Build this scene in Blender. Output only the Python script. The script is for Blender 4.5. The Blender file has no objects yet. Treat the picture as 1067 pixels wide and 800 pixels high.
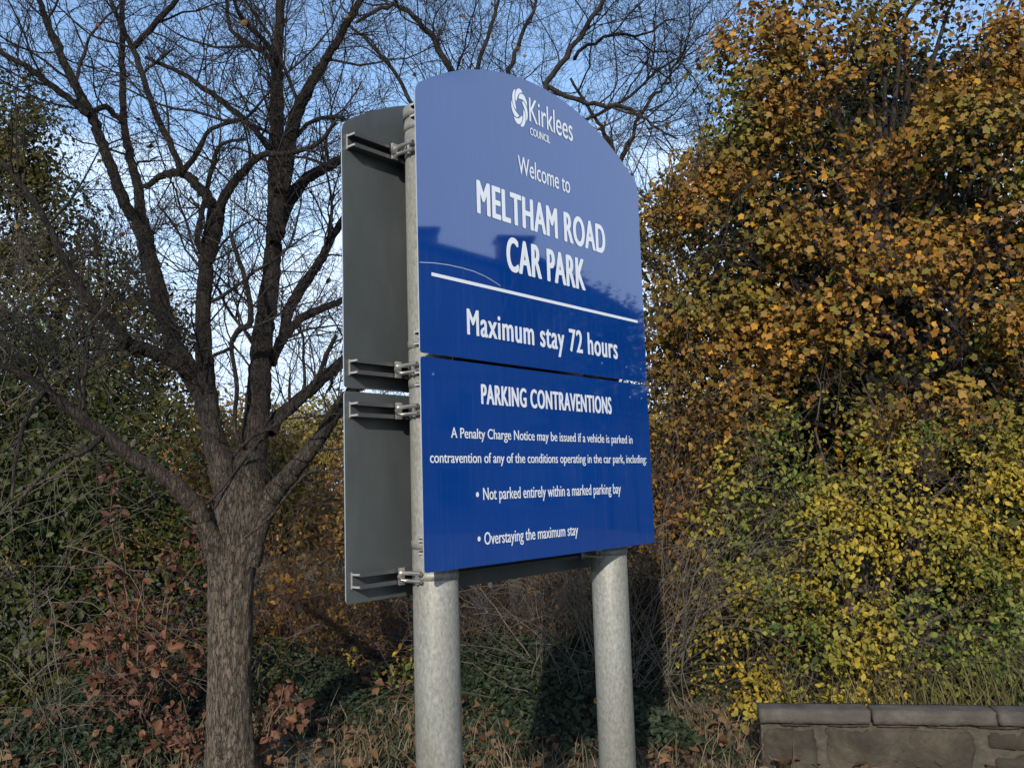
import bpy, math, random
import numpy as np
from mathutils import Vector

# ------------------------------------------------------------------ camera, world, sun, exposure
S = bpy.context.scene
C = S.collection
W_PX, H_PX, F_PX = 1067.0, 800.0, 934.6
PITCH, ROLL, EYE = 0.11396, 0.03108, 1.6

def axes():
    f = np.array([0, math.cos(PITCH), math.sin(PITCH)])
    u = np.array([0, -math.sin(PITCH), math.cos(PITCH)])
    x = np.array([1.0, 0, 0])
    return math.cos(ROLL)*x - math.sin(ROLL)*u, math.cos(ROLL)*u + math.sin(ROLL)*x, f
AX, AU, AF = axes()

def at(px, py, depth):
    """world point seen at photograph pixel (px, py), standing at ground distance depth"""
    v = (px-W_PX/2)/F_PX*AX - (py-H_PX/2)/F_PX*AU + AF
    return np.array([0, 0, EYE]) + v*depth/v[1]

cam = bpy.data.objects.new('camera', bpy.data.cameras.new('camera')); C.objects.link(cam)
from mathutils import Matrix
cam.matrix_world = Matrix(((AX[0], AU[0], -AF[0], 0), (AX[1], AU[1], -AF[1], 0), (AX[2], AU[2], -AF[2], EYE), (0, 0, 0, 1)))
cam.data.sensor_width = 36; cam.data.lens = 36*F_PX/W_PX
cam.data.clip_start = 0.05; cam.data.clip_end = 3000
S.camera = cam

SUN_AZ = math.radians(9)       # left of straight behind the camera
SUN_EL = math.radians(24)
sdir = Vector((-math.sin(SUN_AZ)*math.cos(SUN_EL), -math.cos(SUN_AZ)*math.cos(SUN_EL), math.sin(SUN_EL)))
sun = bpy.data.objects.new('sun', bpy.data.lights.new('sun', 'SUN')); C.objects.link(sun)
sun.data.energy = 3.4; sun.data.angle = math.radians(0.55); sun.data.color = (1, 0.93, 0.80)
sun.rotation_euler = sdir.to_track_quat('Z', 'Y').to_euler()

wd = bpy.data.worlds.new('World'); S.world = wd; wd.use_nodes = True
nt = wd.node_tree; nt.nodes.clear()
out = nt.nodes.new('ShaderNodeOutputWorld'); bg = nt.nodes.new('ShaderNodeBackground')
sky = nt.nodes.new('ShaderNodeTexSky'); sky.sky_type = 'NISHITA'; sky.sun_disc = False
sky.sun_elevation = SUN_EL; sky.sun_rotation = math.pi + SUN_AZ
sky.air_density = 1.0; sky.dust_density = 0.6; sky.ozone_density = 2.2
tc = nt.nodes.new('ShaderNodeTexCoord'); sep = nt.nodes.new('ShaderNodeSeparateXYZ')
mp = nt.nodes.new('ShaderNodeMapping'); mp.inputs['Scale'].default_value = (1.3, 1.3, 4.5)
no = nt.nodes.new('ShaderNodeTexNoise'); no.inputs['Scale'].default_value = 1.7; no.inputs['Detail'].default_value = 7; no.inputs['Roughness'].default_value = .55
el = nt.nodes.new('ShaderNodeMapRange'); el.inputs[1].default_value = 0.10; el.inputs[2].default_value = 0.60; el.inputs[3].default_value = 0.42; el.inputs[4].default_value = -0.30
ad = nt.nodes.new('ShaderNodeMath'); ad.operation = 'ADD'
cr = nt.nodes.new('ShaderNodeMapRange'); cr.inputs[1].default_value = 0.50; cr.inputs[2].default_value = 0.72; cr.interpolation_type = 'SMOOTHSTEP'
mx = nt.nodes.new('ShaderNodeMix'); mx.data_type = 'RGBA'; mx.inputs[7].default_value = (3.7, 4.65, 5.9, 1)
L = nt.links.new
L(tc.outputs['Generated'], mp.inputs[0]); L(mp.outputs[0], no.inputs[0]); L(tc.outputs['Generated'], sep.inputs[0])
L(sep.outputs[2], el.inputs[0]); ex = nt.nodes.new('ShaderNodeMapRange'); ex.inputs[1].default_value = 0.45; ex.inputs[2].default_value = 0.85; ex.inputs[3].default_value = 0; ex.inputs[4].default_value = 0.36   # hazier bank of cloud in the east
ad0 = nt.nodes.new('ShaderNodeMath'); ad0.operation = 'ADD'
L(sep.outputs[0], ex.inputs[0]); L(no.outputs[0], ad0.inputs[0]); L(ex.outputs[0], ad0.inputs[1]); L(ad0.outputs[0], ad.inputs[0]); L(el.outputs[0], ad.inputs[1]); L(ad.outputs[0], cr.inputs[0])
L(cr.outputs[0], mx.inputs[0]); L(sky.outputs[0], mx.inputs[6]); L(mx.outputs[2], bg.inputs[0]); L(bg.outputs[0], out.inputs[0])
bg.inputs[1].default_value = 0.15
S.view_settings.view_transform = 'Standard'; S.view_settings.look = 'None'
S.view_settings.gamma = 1; S.view_settings.use_curve_mapping = False
S.view_settings.exposure = 0.75
S.render.engine = 'CYCLES'

# ------------------------------------------------------------------ helpers
rng = np.random.default_rng(7)

def mesh_obj(name, verts, faces, mat, parent=None, smooth=False, world=None):
    me = bpy.data.meshes.new(name)
    me.from_pydata([tuple(v) for v in verts], [], faces)
    me.update()
    if smooth:
        me.polygons.foreach_set('use_smooth', [True]*len(me.polygons))
    o = bpy.data.objects.new(name, me)
    for m in (mat if isinstance(mat, (list, tuple)) else [mat]): me.materials.append(m)
    C.objects.link(o)
    if parent: o.parent = parent
    return o

def fast_mesh(name, V, loops, sizes, mat, parent=None, smooth=False):
    me = bpy.data.meshes.new(name)
    me.vertices.add(len(V)); me.vertices.foreach_set('co', np.asarray(V, dtype=np.float32).ravel())
    me.loops.add(len(loops)); me.loops.foreach_set('vertex_index', np.asarray(loops, dtype=np.int32))
    me.polygons.add(len(sizes))
    st = np.concatenate(([0], np.cumsum(sizes)[:-1])).astype(np.int32)
    me.polygons.foreach_set('loop_start', st)
    me.update(calc_edges=True)
    if smooth: me.polygons.foreach_set('use_smooth', [True]*len(sizes))
    me.materials.append(mat)
    o = bpy.data.objects.new(name, me); C.objects.link(o)
    if parent: o.parent = parent
    return o

def empty(name, loc, rz=0):
    o = bpy.data.objects.new(name, None); C.objects.link(o)
    o.location = loc; o.rotation_euler = (0, 0, rz); o.empty_display_size = .2
    return o

def tag(o, label=None, cat=None, group=None, kind=None):
    if label: o['label'] = label
    if cat: o['category'] = cat
    if group: o['group'] = group
    if kind: o['kind'] = kind
    return o

class Tubes:
    def __init__(s): s.V = []; s.F = []; s.n = 0; s.off = np.zeros(3)
    def add(s, pts, rad, k=5, rough=0):
        P = np.asarray(pts, float); n = len(P); R = np.asarray(rad, float)
        T = np.gradient(P, axis=0); T /= (np.linalg.norm(T, axis=1)[:, None]+1e-9)
        up = np.array([.13, .95, .28]) if abs(T[0][1]) < .8 else np.array([1., .1, 0])
        A = np.cross(T, up); A /= (np.linalg.norm(A, axis=1)[:, None]+1e-9); B = np.cross(T, A)
        a = np.arange(k)*2*math.pi/k
        ring = P[:, None, :] + R[:, None, None]*(np.cos(a)[None, :, None]*A[:, None, :] + np.sin(a)[None, :, None]*B[:, None, :])
        if rough:
            q = ring.reshape(-1, 3); w = pn(q*[1, 1, .16], 9.0, 5)+.7*pn(q*[1, 1, .3], 17.0, 6)+.4*pn(q, 5.0, 8); ring = (q+(q-np.repeat(P, k, axis=0))*(rough*w)[:, None]).reshape(n, k, 3)
        s.V.append(ring.reshape(-1, 3))
        i = np.arange(n-1)[:, None]*k; j = np.arange(k)[None, :]; j2 = (j+1) % k
        q = np.stack([i+j, i+j2, i+k+j2, i+k+j], -1).reshape(-1, 4)+s.n
        s.F.append(q); s.n += n*k
    def build(s, name, mat, parent=None, smooth=True):
        V = np.concatenate(s.V) - s.off; F = np.concatenate(s.F)
        return fast_mesh(name, V, F.ravel(), np.full(len(F), 4), mat, parent, smooth)

def norm(v):
    v = np.asarray(v, float); return v/(np.linalg.norm(v)+1e-9)

def smooth_poly(P, R, n=4):
    """Catmull-Rom resampling of a traced limb"""
    P = np.asarray(P, float); R = np.asarray(R, float); o = []; r = []
    Q = np.vstack([2*P[0]-P[1], P, 2*P[-1]-P[-2]])
    for i in range(len(P)-1):
        a, b, c, d = Q[i:i+4]
        for t in np.arange(n)/n:
            o.append(.5*((2*b)+(-a+c)*t+(2*a-5*b+4*c-d)*t*t+(-a+3*b-3*c+d)*t**3)); r.append(R[i]*(1-t)+R[i+1]*t)
    o.append(P[-1]); r.append(R[-1])
    return np.array(o), np.array(r)

def grow(T, p, d, r, Ln, lev, g, tips=None, wob=.22, up=.06, kids=(5, 4, 3), minr=.0016, k=(5, 4, 3, 3), ang=(.5, 1.05), grav=0.0):
    n = max(4, int(Ln/.09)); n = min(n, 14)
    P = [np.array(p, float)]; d = norm(d); step = Ln/n
    for i in range(n):
        d = norm(d + g.normal(0, wob, 3) + np.array([0, 0, up-grav*i/n]))
        P.append(P[-1]+d*step)
    P = np.array(P); R = np.maximum(np.linspace(r, r*.38, n+1), minr)
    T.add(P, R, k[min(lev, len(k)-1)])
    if lev >= len(kids):
        if tips is not None: tips.append((P[-1], d))
        return
    for c in range(kids[lev]):
        t = g.uniform(.12, 1.0); i = min(int(t*n), n-1)
        q = P[i]*(1-(t*n-i))+P[i+1]*(t*n-i)
        ax = norm(P[i+1]-P[i]); side = norm(np.cross(ax, g.normal(0, 1, 3))); a = g.uniform(*ang)
        nd = ax*math.cos(a)+side*math.sin(a)
        grow(T, q, nd, max(R[i]*g.uniform(.5, .72), minr), Ln*g.uniform(.38, .68), lev+1, g, tips, wob, up, kids, minr, k, ang, grav)

def pn(P, s, seed=0):
    """cheap smooth 3-D noise in about -1..1"""
    g = np.random.default_rng(1000+seed); v = 0
    for o in range(5):
        D = g.normal(0, 1, (3,)); D /= np.linalg.norm(D)
        v = v+np.sin(P@(D*s*(1+.45*o))*2*math.pi+g.uniform(0, 6.28))
    return v/2.4

# leaf outlines in the leaf's own plane (x across, y along), unit length
def star_leaf():
    a = []
    lobes = [(-2.3, .36), (-1.8, .33), (-1.2, .50), (-.66, .36), (0, .58), (.66, .36), (1.2, .50), (1.8, .33), (2.3, .36), (3.14, .22)]
    for t, r in lobes: a.append((r*math.sin(t), .1+r*math.cos(t), -.10*abs(math.sin(t))*r*2))
    return np.array(a), [list(range(10))]
def fold_leaf(w=.34, c=.10):
    V = [(0, -.5, 0), (w*.8, -.2, c), (w, .12, c), (0, .55, -.04), (-w, .12, c), (-w*.8, -.2, c), (0, 0, 0)]
    return np.array(V), [[0, 1, 2, 6], [6, 2, 3], [0, 6, 4, 5], [6, 3, 4]]
def curl_leaf():
    V = [(0, -.5, .06), (.30, -.22, .16), (.36, .15, .20), (.0, .58, -.16), (-.36, .15, .10), (-.30, -.22, .12), (0, 0, 0)]
    return np.array(V), [[0, 1, 2, 6], [6, 2, 3], [0, 6, 4, 5], [6, 3, 4]]
def diamond_leaf():
    return np.array([(0, -.5, 0), (.3, 0, .08), (0, .5, 0), (-.3, 0, .08)]), [[0, 1, 2, 3]]
STAR, FOLD, CURL, DIA = star_leaf(), fold_leaf(), curl_leaf(), diamond_leaf()

def leaves(name, P, N, size, tmpl, mat, parent, off, g):
    """one mesh of separate small leaves; N are the face normals"""
    P = np.asarray(P); n = len(P); V, F = tmpl
    Z = N/np.linalg.norm(N, axis=1)[:, None]
    D = g.normal(0, 1, (n, 3)) + np.array([0, 0, -.9]); D -= (D*Z).sum(1)[:, None]*Z; D /= np.linalg.norm(D, axis=1)[:, None]
    X = np.cross(D, Z); s = size*g.uniform(.45, 1.4, n)
    VV = P[:, None, :] + s[:, None, None]*(V[None, :, 0, None]*X[:, None, :]*g.uniform(.75, 1.1, n)[:, None, None]+V[None, :, 1, None]*D[:, None, :]+V[None, :, 2, None]*Z[:, None, :]*g.uniform(.3, 2.0, n)[:, None, None])
    VV = VV.reshape(-1, 3)-off
    base = (np.arange(n)*len(V))[:, None]
    loops = np.concatenate([f for f in F]); sizes = np.array([len(f) for f in F])
    return fast_mesh(name, VV, (base+loops[None, :]).ravel(), np.tile(sizes, n), mat, parent)

def spray_points(blobs, dens, g, spray=(.16, 14), shell=.45, gap=(1.2, -.25), seed=0, back=.5, flat=.55, voids=()):
    """leaf positions and normals: sprays of leaves on irregular shells, with gaps"""
    Ps, Ns = [], []
    for c, r in blobs:
        c = np.asarray(c); r = np.asarray(r); area = (r[0]*r[2]+r[0]*r[1]+r[1]*r[2])*4
        n = max(3, int(area*dens/spray[1]))
        D = g.normal(0, 1, (n, 3)); D /= np.linalg.norm(D, axis=1)[:, None]
        keep = (D[:, 1] < .15) | (g.uniform(0, 1, n) < back); D = D[keep]; n = len(D)
        rad = shell+(1.08-shell)*g.uniform(0, 1, n)**.6
        Q = c+D*r*rad[:, None]*(1+.18*pn(D, 1.1, seed+3))[:, None]
        vk = np.ones(n, bool)
        for vc, vr in voids: vk &= (((Q-vc)/np.asarray(vr))**2).sum(1)*(1+.5*pn(Q, 2.2, 3)) > 1
        k = vk & ((pn(Q, gap[0], seed)+.6*pn(Q, gap[0]*2.6, seed+7)) > gap[1]+.25*g.normal(0, 1, n)*.5)
        Q = Q[k]; D = D[k]; n = len(Q)
        if n == 0: continue
        m = spray[1]
        off = g.normal(0, 1, (n, m, 3))*spray[0]*np.array([1, 1, flat])
        rr = np.linalg.norm(off[:, :, :2], axis=2)
        off[:, :, 2] -= rr**2*.9/spray[0]*.4
        P = Q[:, None, :]+off
        N = D[:, None, :]*.55+np.array([0, -.25, .55])+g.normal(0, .55, (n, m, 3))+off/spray[0]*.25
        Ps.append(P.reshape(-1, 3)); Ns.append(N.reshape(-1, 3))
    return np.concatenate(Ps), np.concatenate(Ns)

def Bp(px, py, dep, rx, ry=None, rd=None):
    ry = ry or rx; k = dep/F_PX
    return (at(px, py, dep), (rx*k, (rd if rd else max(rx, ry)*k*.8), ry*k))

# ------------------------------------------------------------------ materials
def newmat(name):
    m = bpy.data.materials.new(name); m.use_nodes = True; n = m.node_tree; b = n.nodes['Principled BSDF']
    return m, n, b
def ramp(n, stops, interp='LINEAR'):
    r = n.nodes.new('ShaderNodeValToRGB'); e = r.color_ramp.elements; r.color_ramp.interpolation = interp
    while len(e) < len(stops): e.new(.5)
    for i, (p, c) in enumerate(stops): e[i].position = p; e[i].color = (*c, 1)
    return r
def noise(n, scale, detail=4, rough=.5, vec=None, dist=0):
    t = n.nodes.new('ShaderNodeTexNoise'); t.inputs['Scale'].default_value = scale; t.inputs['Detail'].default_value = detail; t.inputs['Roughness'].default_value = rough
    t.inputs['Distortion'].default_value = dist
    if vec: n.links.new(vec, t.inputs[0])
    return t
def objvec(n, scale=(1, 1, 1)):
    tcn = n.nodes.new('ShaderNodeTexCoord'); m = n.nodes.new('ShaderNodeMapping'); m.inputs['Scale'].default_value = scale
    n.links.new(tcn.outputs['Object'], m.inputs[0]); return m.outputs[0]
def bump(n, b, h, strength=.4, dist=.01):
    bn = n.nodes.new('ShaderNodeBump'); bn.inputs['Strength'].default_value = strength; bn.inputs['Distance'].default_value = dist
    n.links.new(h, bn.inputs['Height']); n.links.new(bn.outputs[0], b.inputs['Normal'])

def leaf_mat(name, cols, cols2=None, nscale=.9, rough=.55, trans=.28, spec=.14, lo=.42, hi=.60):
    m, n, b = newmat(name)
    geo = n.nodes.new('ShaderNodeNewGeometry'); st = [i/(len(cols)-1) for i in range(len(cols))]
    r1 = ramp(n, list(zip(st, cols))); n.links.new(geo.outputs['Random Per Island'], r1.inputs[0]); col = r1.outputs[0]
    if cols2:
        r2 = ramp(n, [(i/(len(cols2)-1), c) for i, c in enumerate(cols2)]); n.links.new(geo.outputs['Random Per Island'], r2.inputs[0])
        t = noise(n, nscale, 3, .6, objvec(n))
        mr = n.nodes.new('ShaderNodeMapRange'); mr.inputs[1].default_value = lo; mr.inputs[2].default_value = hi
        n.links.new(t.outputs[0], mr.inputs[0])
        mm = n.nodes.new('ShaderNodeMix'); mm.data_type = 'RGBA'; n.links.new(mr.outputs[0], mm.inputs[0]); n.links.new(col, mm.inputs[6]); n.links.new(r2.outputs[0], mm.inputs[7]); col = mm.outputs[2]
    # blotches and veins on each leaf
    t2 = noise(n, 60, 2, .5, objvec(n)); mr2 = n.nodes.new('ShaderNodeMapRange'); mr2.inputs[3].default_value = .6; mr2.inputs[4].default_value = 1.35
    n.links.new(t2.outputs[0], mr2.inputs[0])
    mu = n.nodes.new('ShaderNodeMix'); mu.data_type = 'RGBA'; mu.blend_type = 'MULTIPLY'; mu.inputs[0].default_value = 1
    n.links.new(col, mu.inputs[6]); n.links.new(mr2.outputs[0], mu.inputs[7]); col = mu.outputs[2]
    n.links.new(col, b.inputs['Base Color']); b.inputs['Roughness'].default_value = rough; b.inputs['Specular IOR Level'].default_value = spec
    tr = n.nodes.new('ShaderNodeBsdfTranslucent'); n.links.new(col, tr.inputs[0])
    ms = n.nodes.new('ShaderNodeMixShader'); ms.inputs[0].default_value = trans
    o = n.nodes['Material Output']; n.links.new(b.outputs[0], ms.inputs[1]); n.links.new(tr.outputs[0], ms.inputs[2]); n.links.new(ms.outputs[0], o.inputs[0])
    return m

def bark_mat(name, c1, c2, c3=None, vs=(9, 9, 2.2), bs=.6, bd=.012, base=None, cracks=False):
    m, n, b = newmat(name); v = objvec(n, vs)
    t = noise(n, 2.6, 8, .68, v, .6); r = ramp(n, [(.3, c1), (.62, c2)]); n.links.new(t.outputs[0], r.inputs[0]); col = r.outputs[0]
    if base:      # light painted in: flaky butt pale as if lit, limbs dark as if shaded
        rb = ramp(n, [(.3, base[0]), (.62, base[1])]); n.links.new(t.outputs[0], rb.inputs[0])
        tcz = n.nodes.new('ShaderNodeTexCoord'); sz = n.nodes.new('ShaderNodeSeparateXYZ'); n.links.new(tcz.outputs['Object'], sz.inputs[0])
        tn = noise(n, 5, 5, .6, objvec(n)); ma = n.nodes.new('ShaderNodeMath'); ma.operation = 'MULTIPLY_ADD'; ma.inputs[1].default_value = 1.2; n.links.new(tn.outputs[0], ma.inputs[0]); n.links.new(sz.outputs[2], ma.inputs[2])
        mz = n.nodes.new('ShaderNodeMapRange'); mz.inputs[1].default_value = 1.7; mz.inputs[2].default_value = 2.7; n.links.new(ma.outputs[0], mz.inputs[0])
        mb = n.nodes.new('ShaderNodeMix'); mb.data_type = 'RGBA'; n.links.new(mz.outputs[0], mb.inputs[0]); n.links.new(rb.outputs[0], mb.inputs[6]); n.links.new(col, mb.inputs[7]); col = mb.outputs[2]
    if c3:
        t3 = noise(n, 13, 8, .7, objvec(n)); r3 = ramp(n, [(.58, (0, 0, 0)), (.66, (1, 1, 1))]); n.links.new(t3.outputs[0], r3.inputs[0])
        mm = n.nodes.new('ShaderNodeMix'); mm.data_type = 'RGBA'; n.links.new(r3.outputs[0], mm.inputs[0]); n.links.new(col, mm.inputs[6]); mm.inputs[7].default_value = (*c3, 1); col = mm.outputs[2]
    t2 = noise(n, 5, 8, .7, v, .4); hgt = t2.outputs[0]
    if cracks:    # dark plates-and-fissures pattern of old bark
        vd = n.nodes.new('ShaderNodeMix'); vd.data_type = 'RGBA'; vd.blend_type = 'ADD'; vd.inputs[0].default_value = .9; tw = noise(n, 1.3, 6, .7, v); n.links.new(v, vd.inputs[6]); n.links.new(tw.outputs[1], vd.inputs[7])
        vo = n.nodes.new('ShaderNodeTexVoronoi'); vo.feature = 'DISTANCE_TO_EDGE'; vo.inputs['Scale'].default_value = 3.3; n.links.new(vd.outputs[2], vo.inputs[0])
        mr = n.nodes.new('ShaderNodeMapRange'); mr.inputs[1].default_value = .0; mr.inputs[2].default_value = .09; mr.inputs[3].default_value = .34; n.links.new(vo.outputs[0], mr.inputs[0])
        mc = n.nodes.new('ShaderNodeMix'); mc.data_type = 'RGBA'; mc.blend_type = 'MULTIPLY'; mc.inputs[0].default_value = 1; n.links.new(col, mc.inputs[6]); n.links.new(mr.outputs[0], mc.inputs[7]); col = mc.outputs[2]
        mh = n.nodes.new('ShaderNodeMath'); mh.operation = 'MULTIPLY'; n.links.new(mr.outputs[0], mh.inputs[0]); n.links.new(t2.outputs[0], mh.inputs[1]); hgt = mh.outputs[0]
    n.links.new(col, b.inputs['Base Color']); b.inputs['Roughness'].default_value = .85; b.inputs['Specular IOR Level'].default_value = .2
    bump(n, b, hgt, bs, bd)
    return m

M = {}
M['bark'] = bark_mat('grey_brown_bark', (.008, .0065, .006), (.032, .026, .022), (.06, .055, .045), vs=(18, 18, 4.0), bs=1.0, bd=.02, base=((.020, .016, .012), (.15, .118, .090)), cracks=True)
#M['trunk_bark'] = bark_mat('pale_flaky_trunk_bark', (.035, .027, .021), (.15, .12, .092), (.20, .185, .15), vs=(16, 16, 3.4), bs=1.0, bd=.025)
M['bark_dark'] = bark_mat('dark_bark', (.009, .007, .007), (.028, .023, .020))
M['twig'] = bark_mat('twig_bark', (.03, .022, .017), (.08, .06, .045))
M['twig_pale'] = bark_mat('pale_twig_bark', (.05, .042, .033), (.12, .10, .078))
M['twig_red'] = bark_mat('reddish_twig_bark', (.07, .04, .03), (.14, .09, .065))

def plain(name, col, rough=.5, metal=0, spec=.5):
    m, n, b = newmat(name); b.inputs['Base Color'].default_value = (*col, 1); b.inputs['Roughness'].default_value = rough; b.inputs['Metallic'].default_value = metal
    b.inputs['Specular IOR Level'].default_value = spec
    return m, n, b

def sign_blue():
    m, n, b = plain('blue_sign_film', (.004, .040, .235), .06)
    v = objvec(n)
    t = noise(n, 1.6, 3, .5, v); r = ramp(n, [(.3, (.0010, .030, .165)), (.7, (.0014, .036, .195))]); n.links.new(t.outputs[0], r.inputs[0])
    t3 = noise(n, 9, 8, .75, v); r3 = ramp(n, [(.66, (0, 0, 0)), (.85, (.12, .12, .12))]); n.links.new(t3.outputs[0], r3.inputs[0])
    mm = n.nodes.new('ShaderNodeMix'); mm.data_type = 'RGBA'; n.links.new(r3.outputs[0], mm.inputs[0]); n.links.new(r.outputs[0], mm.inputs[6]); mm.inputs[7].default_value = (.05, .08, .16, 1)
    n.links.new(mm.outputs[2], b.inputs['Base Color'])
    b.inputs['IOR'].default_value = 2.0
    tS = noise(n, 3, 6, .7, objvec(n, (26, 1, 1.3))); rS = ramp(n, [(.52, (0, 0, 0)), (.80, (.16, .16, .16))]); n.links.new(tS.outputs[0], rS.inputs[0])
    mS = n.nodes.new('ShaderNodeMix'); mS.data_type = 'RGBA'; n.links.new(rS.outputs[0], mS.inputs[0]); n.links.new(mm.outputs[2], mS.inputs[6]); mS.inputs[7].default_value = (.10, .13, .19, 1); n.links.new(mS.outputs[2], b.inputs['Base Color'])
    t4 = noise(n, 22, 3, .6, v); mr = n.nodes.new('ShaderNodeMapRange'); mr.inputs[3].default_value = .012; mr.inputs[4].default_value = .05
    n.links.new(t4.outputs[0], mr.inputs[0]); n.links.new(mr.outputs[0], b.inputs['Roughness'])
    t5 = noise(n, 3.0, 2, .5, v); bump(n, b, t5.outputs[0], .03, .006)
    return m
M['blue'] = sign_blue()
M['white_film'], _n, _b = plain('white_sign_film', (.56, .59, .64), .18); _b.inputs['IOR'].default_value = 1.5
M['edge'], _, _ = plain('aluminium_sheet_edge', (.42, .44, .45), .4, .7)

def grey_back():
    m, n, b = plain('grey_painted_sheet', (.12, .135, .135), .42)
    v = objvec(n, (1, 1, .35)); t = noise(n, 4, 9, .72, v); r = ramp(n, [(.3, (.036, .042, .045)), (.55, (.052, .059, .061)), (.75, (.075, .082, .080))]); n.links.new(t.outputs[0], r.inputs[0])
    n.links.new(r.outputs[0], b.inputs['Base Color'])
    t2 = noise(n, 14, 4, .6, objvec(n)); mr = n.nodes.new('ShaderNodeMapRange'); mr.inputs[3].default_value = .3; mr.inputs[4].default_value = .55; n.links.new(t2.outputs[0], mr.inputs[0]); n.links.new(mr.outputs[0], b.inputs['Roughness'])
    return m
M['grey_back'] = grey_back()

def galv():
    m, n, b = plain('galvanised_steel', (.4, .4, .38), .55, .25)
    v = objvec(n, (1, 1, .5)); t = noise(n, 120, 6, .8, v, .3); r = ramp(n, [(.34, (.14, .14, .13)), (.5, (.225, .225, .208)), (.66, (.31, .306, .28))]); n.links.new(t.outputs[0], r.inputs[0])
    t2 = noise(n, 5, 6, .65, objvec(n, (1, 1, .3))); r2 = ramp(n, [(.35, (.80, .77, .70)), (.6, (1, 1, 1))]); n.links.new(t2.outputs[0], r2.inputs[0])
    mu = n.nodes.new('ShaderNodeMix'); mu.data_type = 'RGBA'; mu.blend_type = 'MULTIPLY'; mu.inputs[0].default_value = 1
    n.links.new(r.outputs[0], mu.inputs[6]); n.links.new(r2.outputs[0], mu.inputs[7]); n.links.new(mu.outputs[2], b.inputs['Base Color'])
    bump(n, b, t.outputs[0], .25, .002)
    return m
M['galv'] = galv()
M['dark_metal'], _, _ = plain('weathered_dark_metal', (.05, .05, .05), .6, .3)
M['alu'], _, _ = plain('bare_aluminium', (.42, .41, .39), .45, .6)
M['rail'], _, _ = plain('dull_grey_rail', (.06, .063, .065), .5, .3)
M['bolt'], _, _ = plain('stainless_bolt', (.6, .58, .56), .3, .9)

M['maple'] = leaf_mat('maple_leaf_autumn', [(.03, .018, .006), (.11, .052, .014), (.27, .12, .022), (.075, .068, .014), (.33, .17, .045), (.16, .068, .016), (.13, .115, .020), (.19, .09, .022), (.46, .23, .02)],
                      [(.035, .052, .014), (.07, .085, .02), (.15, .15, .03), (.05, .07, .016), (.24, .19, .04), (.10, .11, .024)], .8, lo=.50, hi=.70)
M['maple_brown'] = leaf_mat('brown_small_leaf', [(.06, .028, .009), (.14, .065, .016), (.25, .115, .022), (.09, .045, .012), (.33, .19, .045)], [(.07, .055, .014), (.14, .095, .02), (.21, .135, .025)], 1.0)
M['yellow'] = leaf_mat('yellow_shrub_leaf', [(.10, .08, .015), (.25, .185, .024), (.37, .27, .035), (.16, .135, .02), (.44, .27, .03)],
                       [(.032, .055, .014), (.06, .088, .02), (.11, .13, .028), (.20, .18, .035), (.045, .07, .017)], 1.1, lo=.42, hi=.56)
M['green_dark'] = leaf_mat('dark_evergreen_leaf', [(.006, .011, .003), (.012, .022, .004), (.024, .037, .006), (.009, .016, .004)], [(.022, .028, .005), (.048, .050, .008), (.03, .033, .006)], .9, rough=.5, trans=.12, spec=.18)
M['olive'] = leaf_mat('olive_conifer_leaf', [(.013, .019, .005), (.028, .033, .007), (.052, .050, .010), (.02, .024, .006)], [(.075, .06, .013), (.036, .036, .008)], .7, trans=.2)
M['ivy'] = leaf_mat('ivy_leaf', [(.007, .012, .006), (.013, .021, .009), (.028, .037, .018), (.010, .016, .007)], None, rough=.55, trans=.08, spec=.15)
M['red_leaf'] = leaf_mat('russet_leaf', [(.04, .018, .013), (.09, .036, .022), (.15, .070, .042), (.06, .026, .016), (.18, .09, .04)], None, rough=.5, trans=.25)
M['far_orange'] = leaf_mat('far_autumn_leaf', [(.10, .055, .022), (.19, .10, .03), (.28, .15, .04), (.16, .11, .03)], [(.13, .12, .03), (.22, .19, .04), (.09, .09, .022)], .35)
M['far_yellow'] = leaf_mat('far_yellow_leaf', [(.14, .11, .03), (.26, .20, .04), (.36, .27, .05), (.12, .13, .03)], [(.15, .09, .03), (.08, .09, .025)], .4)
M['litter'] = leaf_mat('dead_leaf_litter', [(.05, .028, .016), (.10, .055, .03), (.16, .09, .045), (.06, .04, .022)], None, trans=.1)
M['gold_leaf'], _, _ = plain('golden_leaf', (.5, .27, .04), .5)
M['grass'] = leaf_mat('dry_grass_blade', [(.06, .048, .028), (.13, .10, .06), (.22, .17, .11), (.09, .07, .04)], None, trans=.2)
M['grass_green'] = leaf_mat('rank_grass_blade', [(.035, .042, .013), (.07, .07, .022), (.17, .13, .06), (.06, .062, .02)], None, trans=.25)

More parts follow.
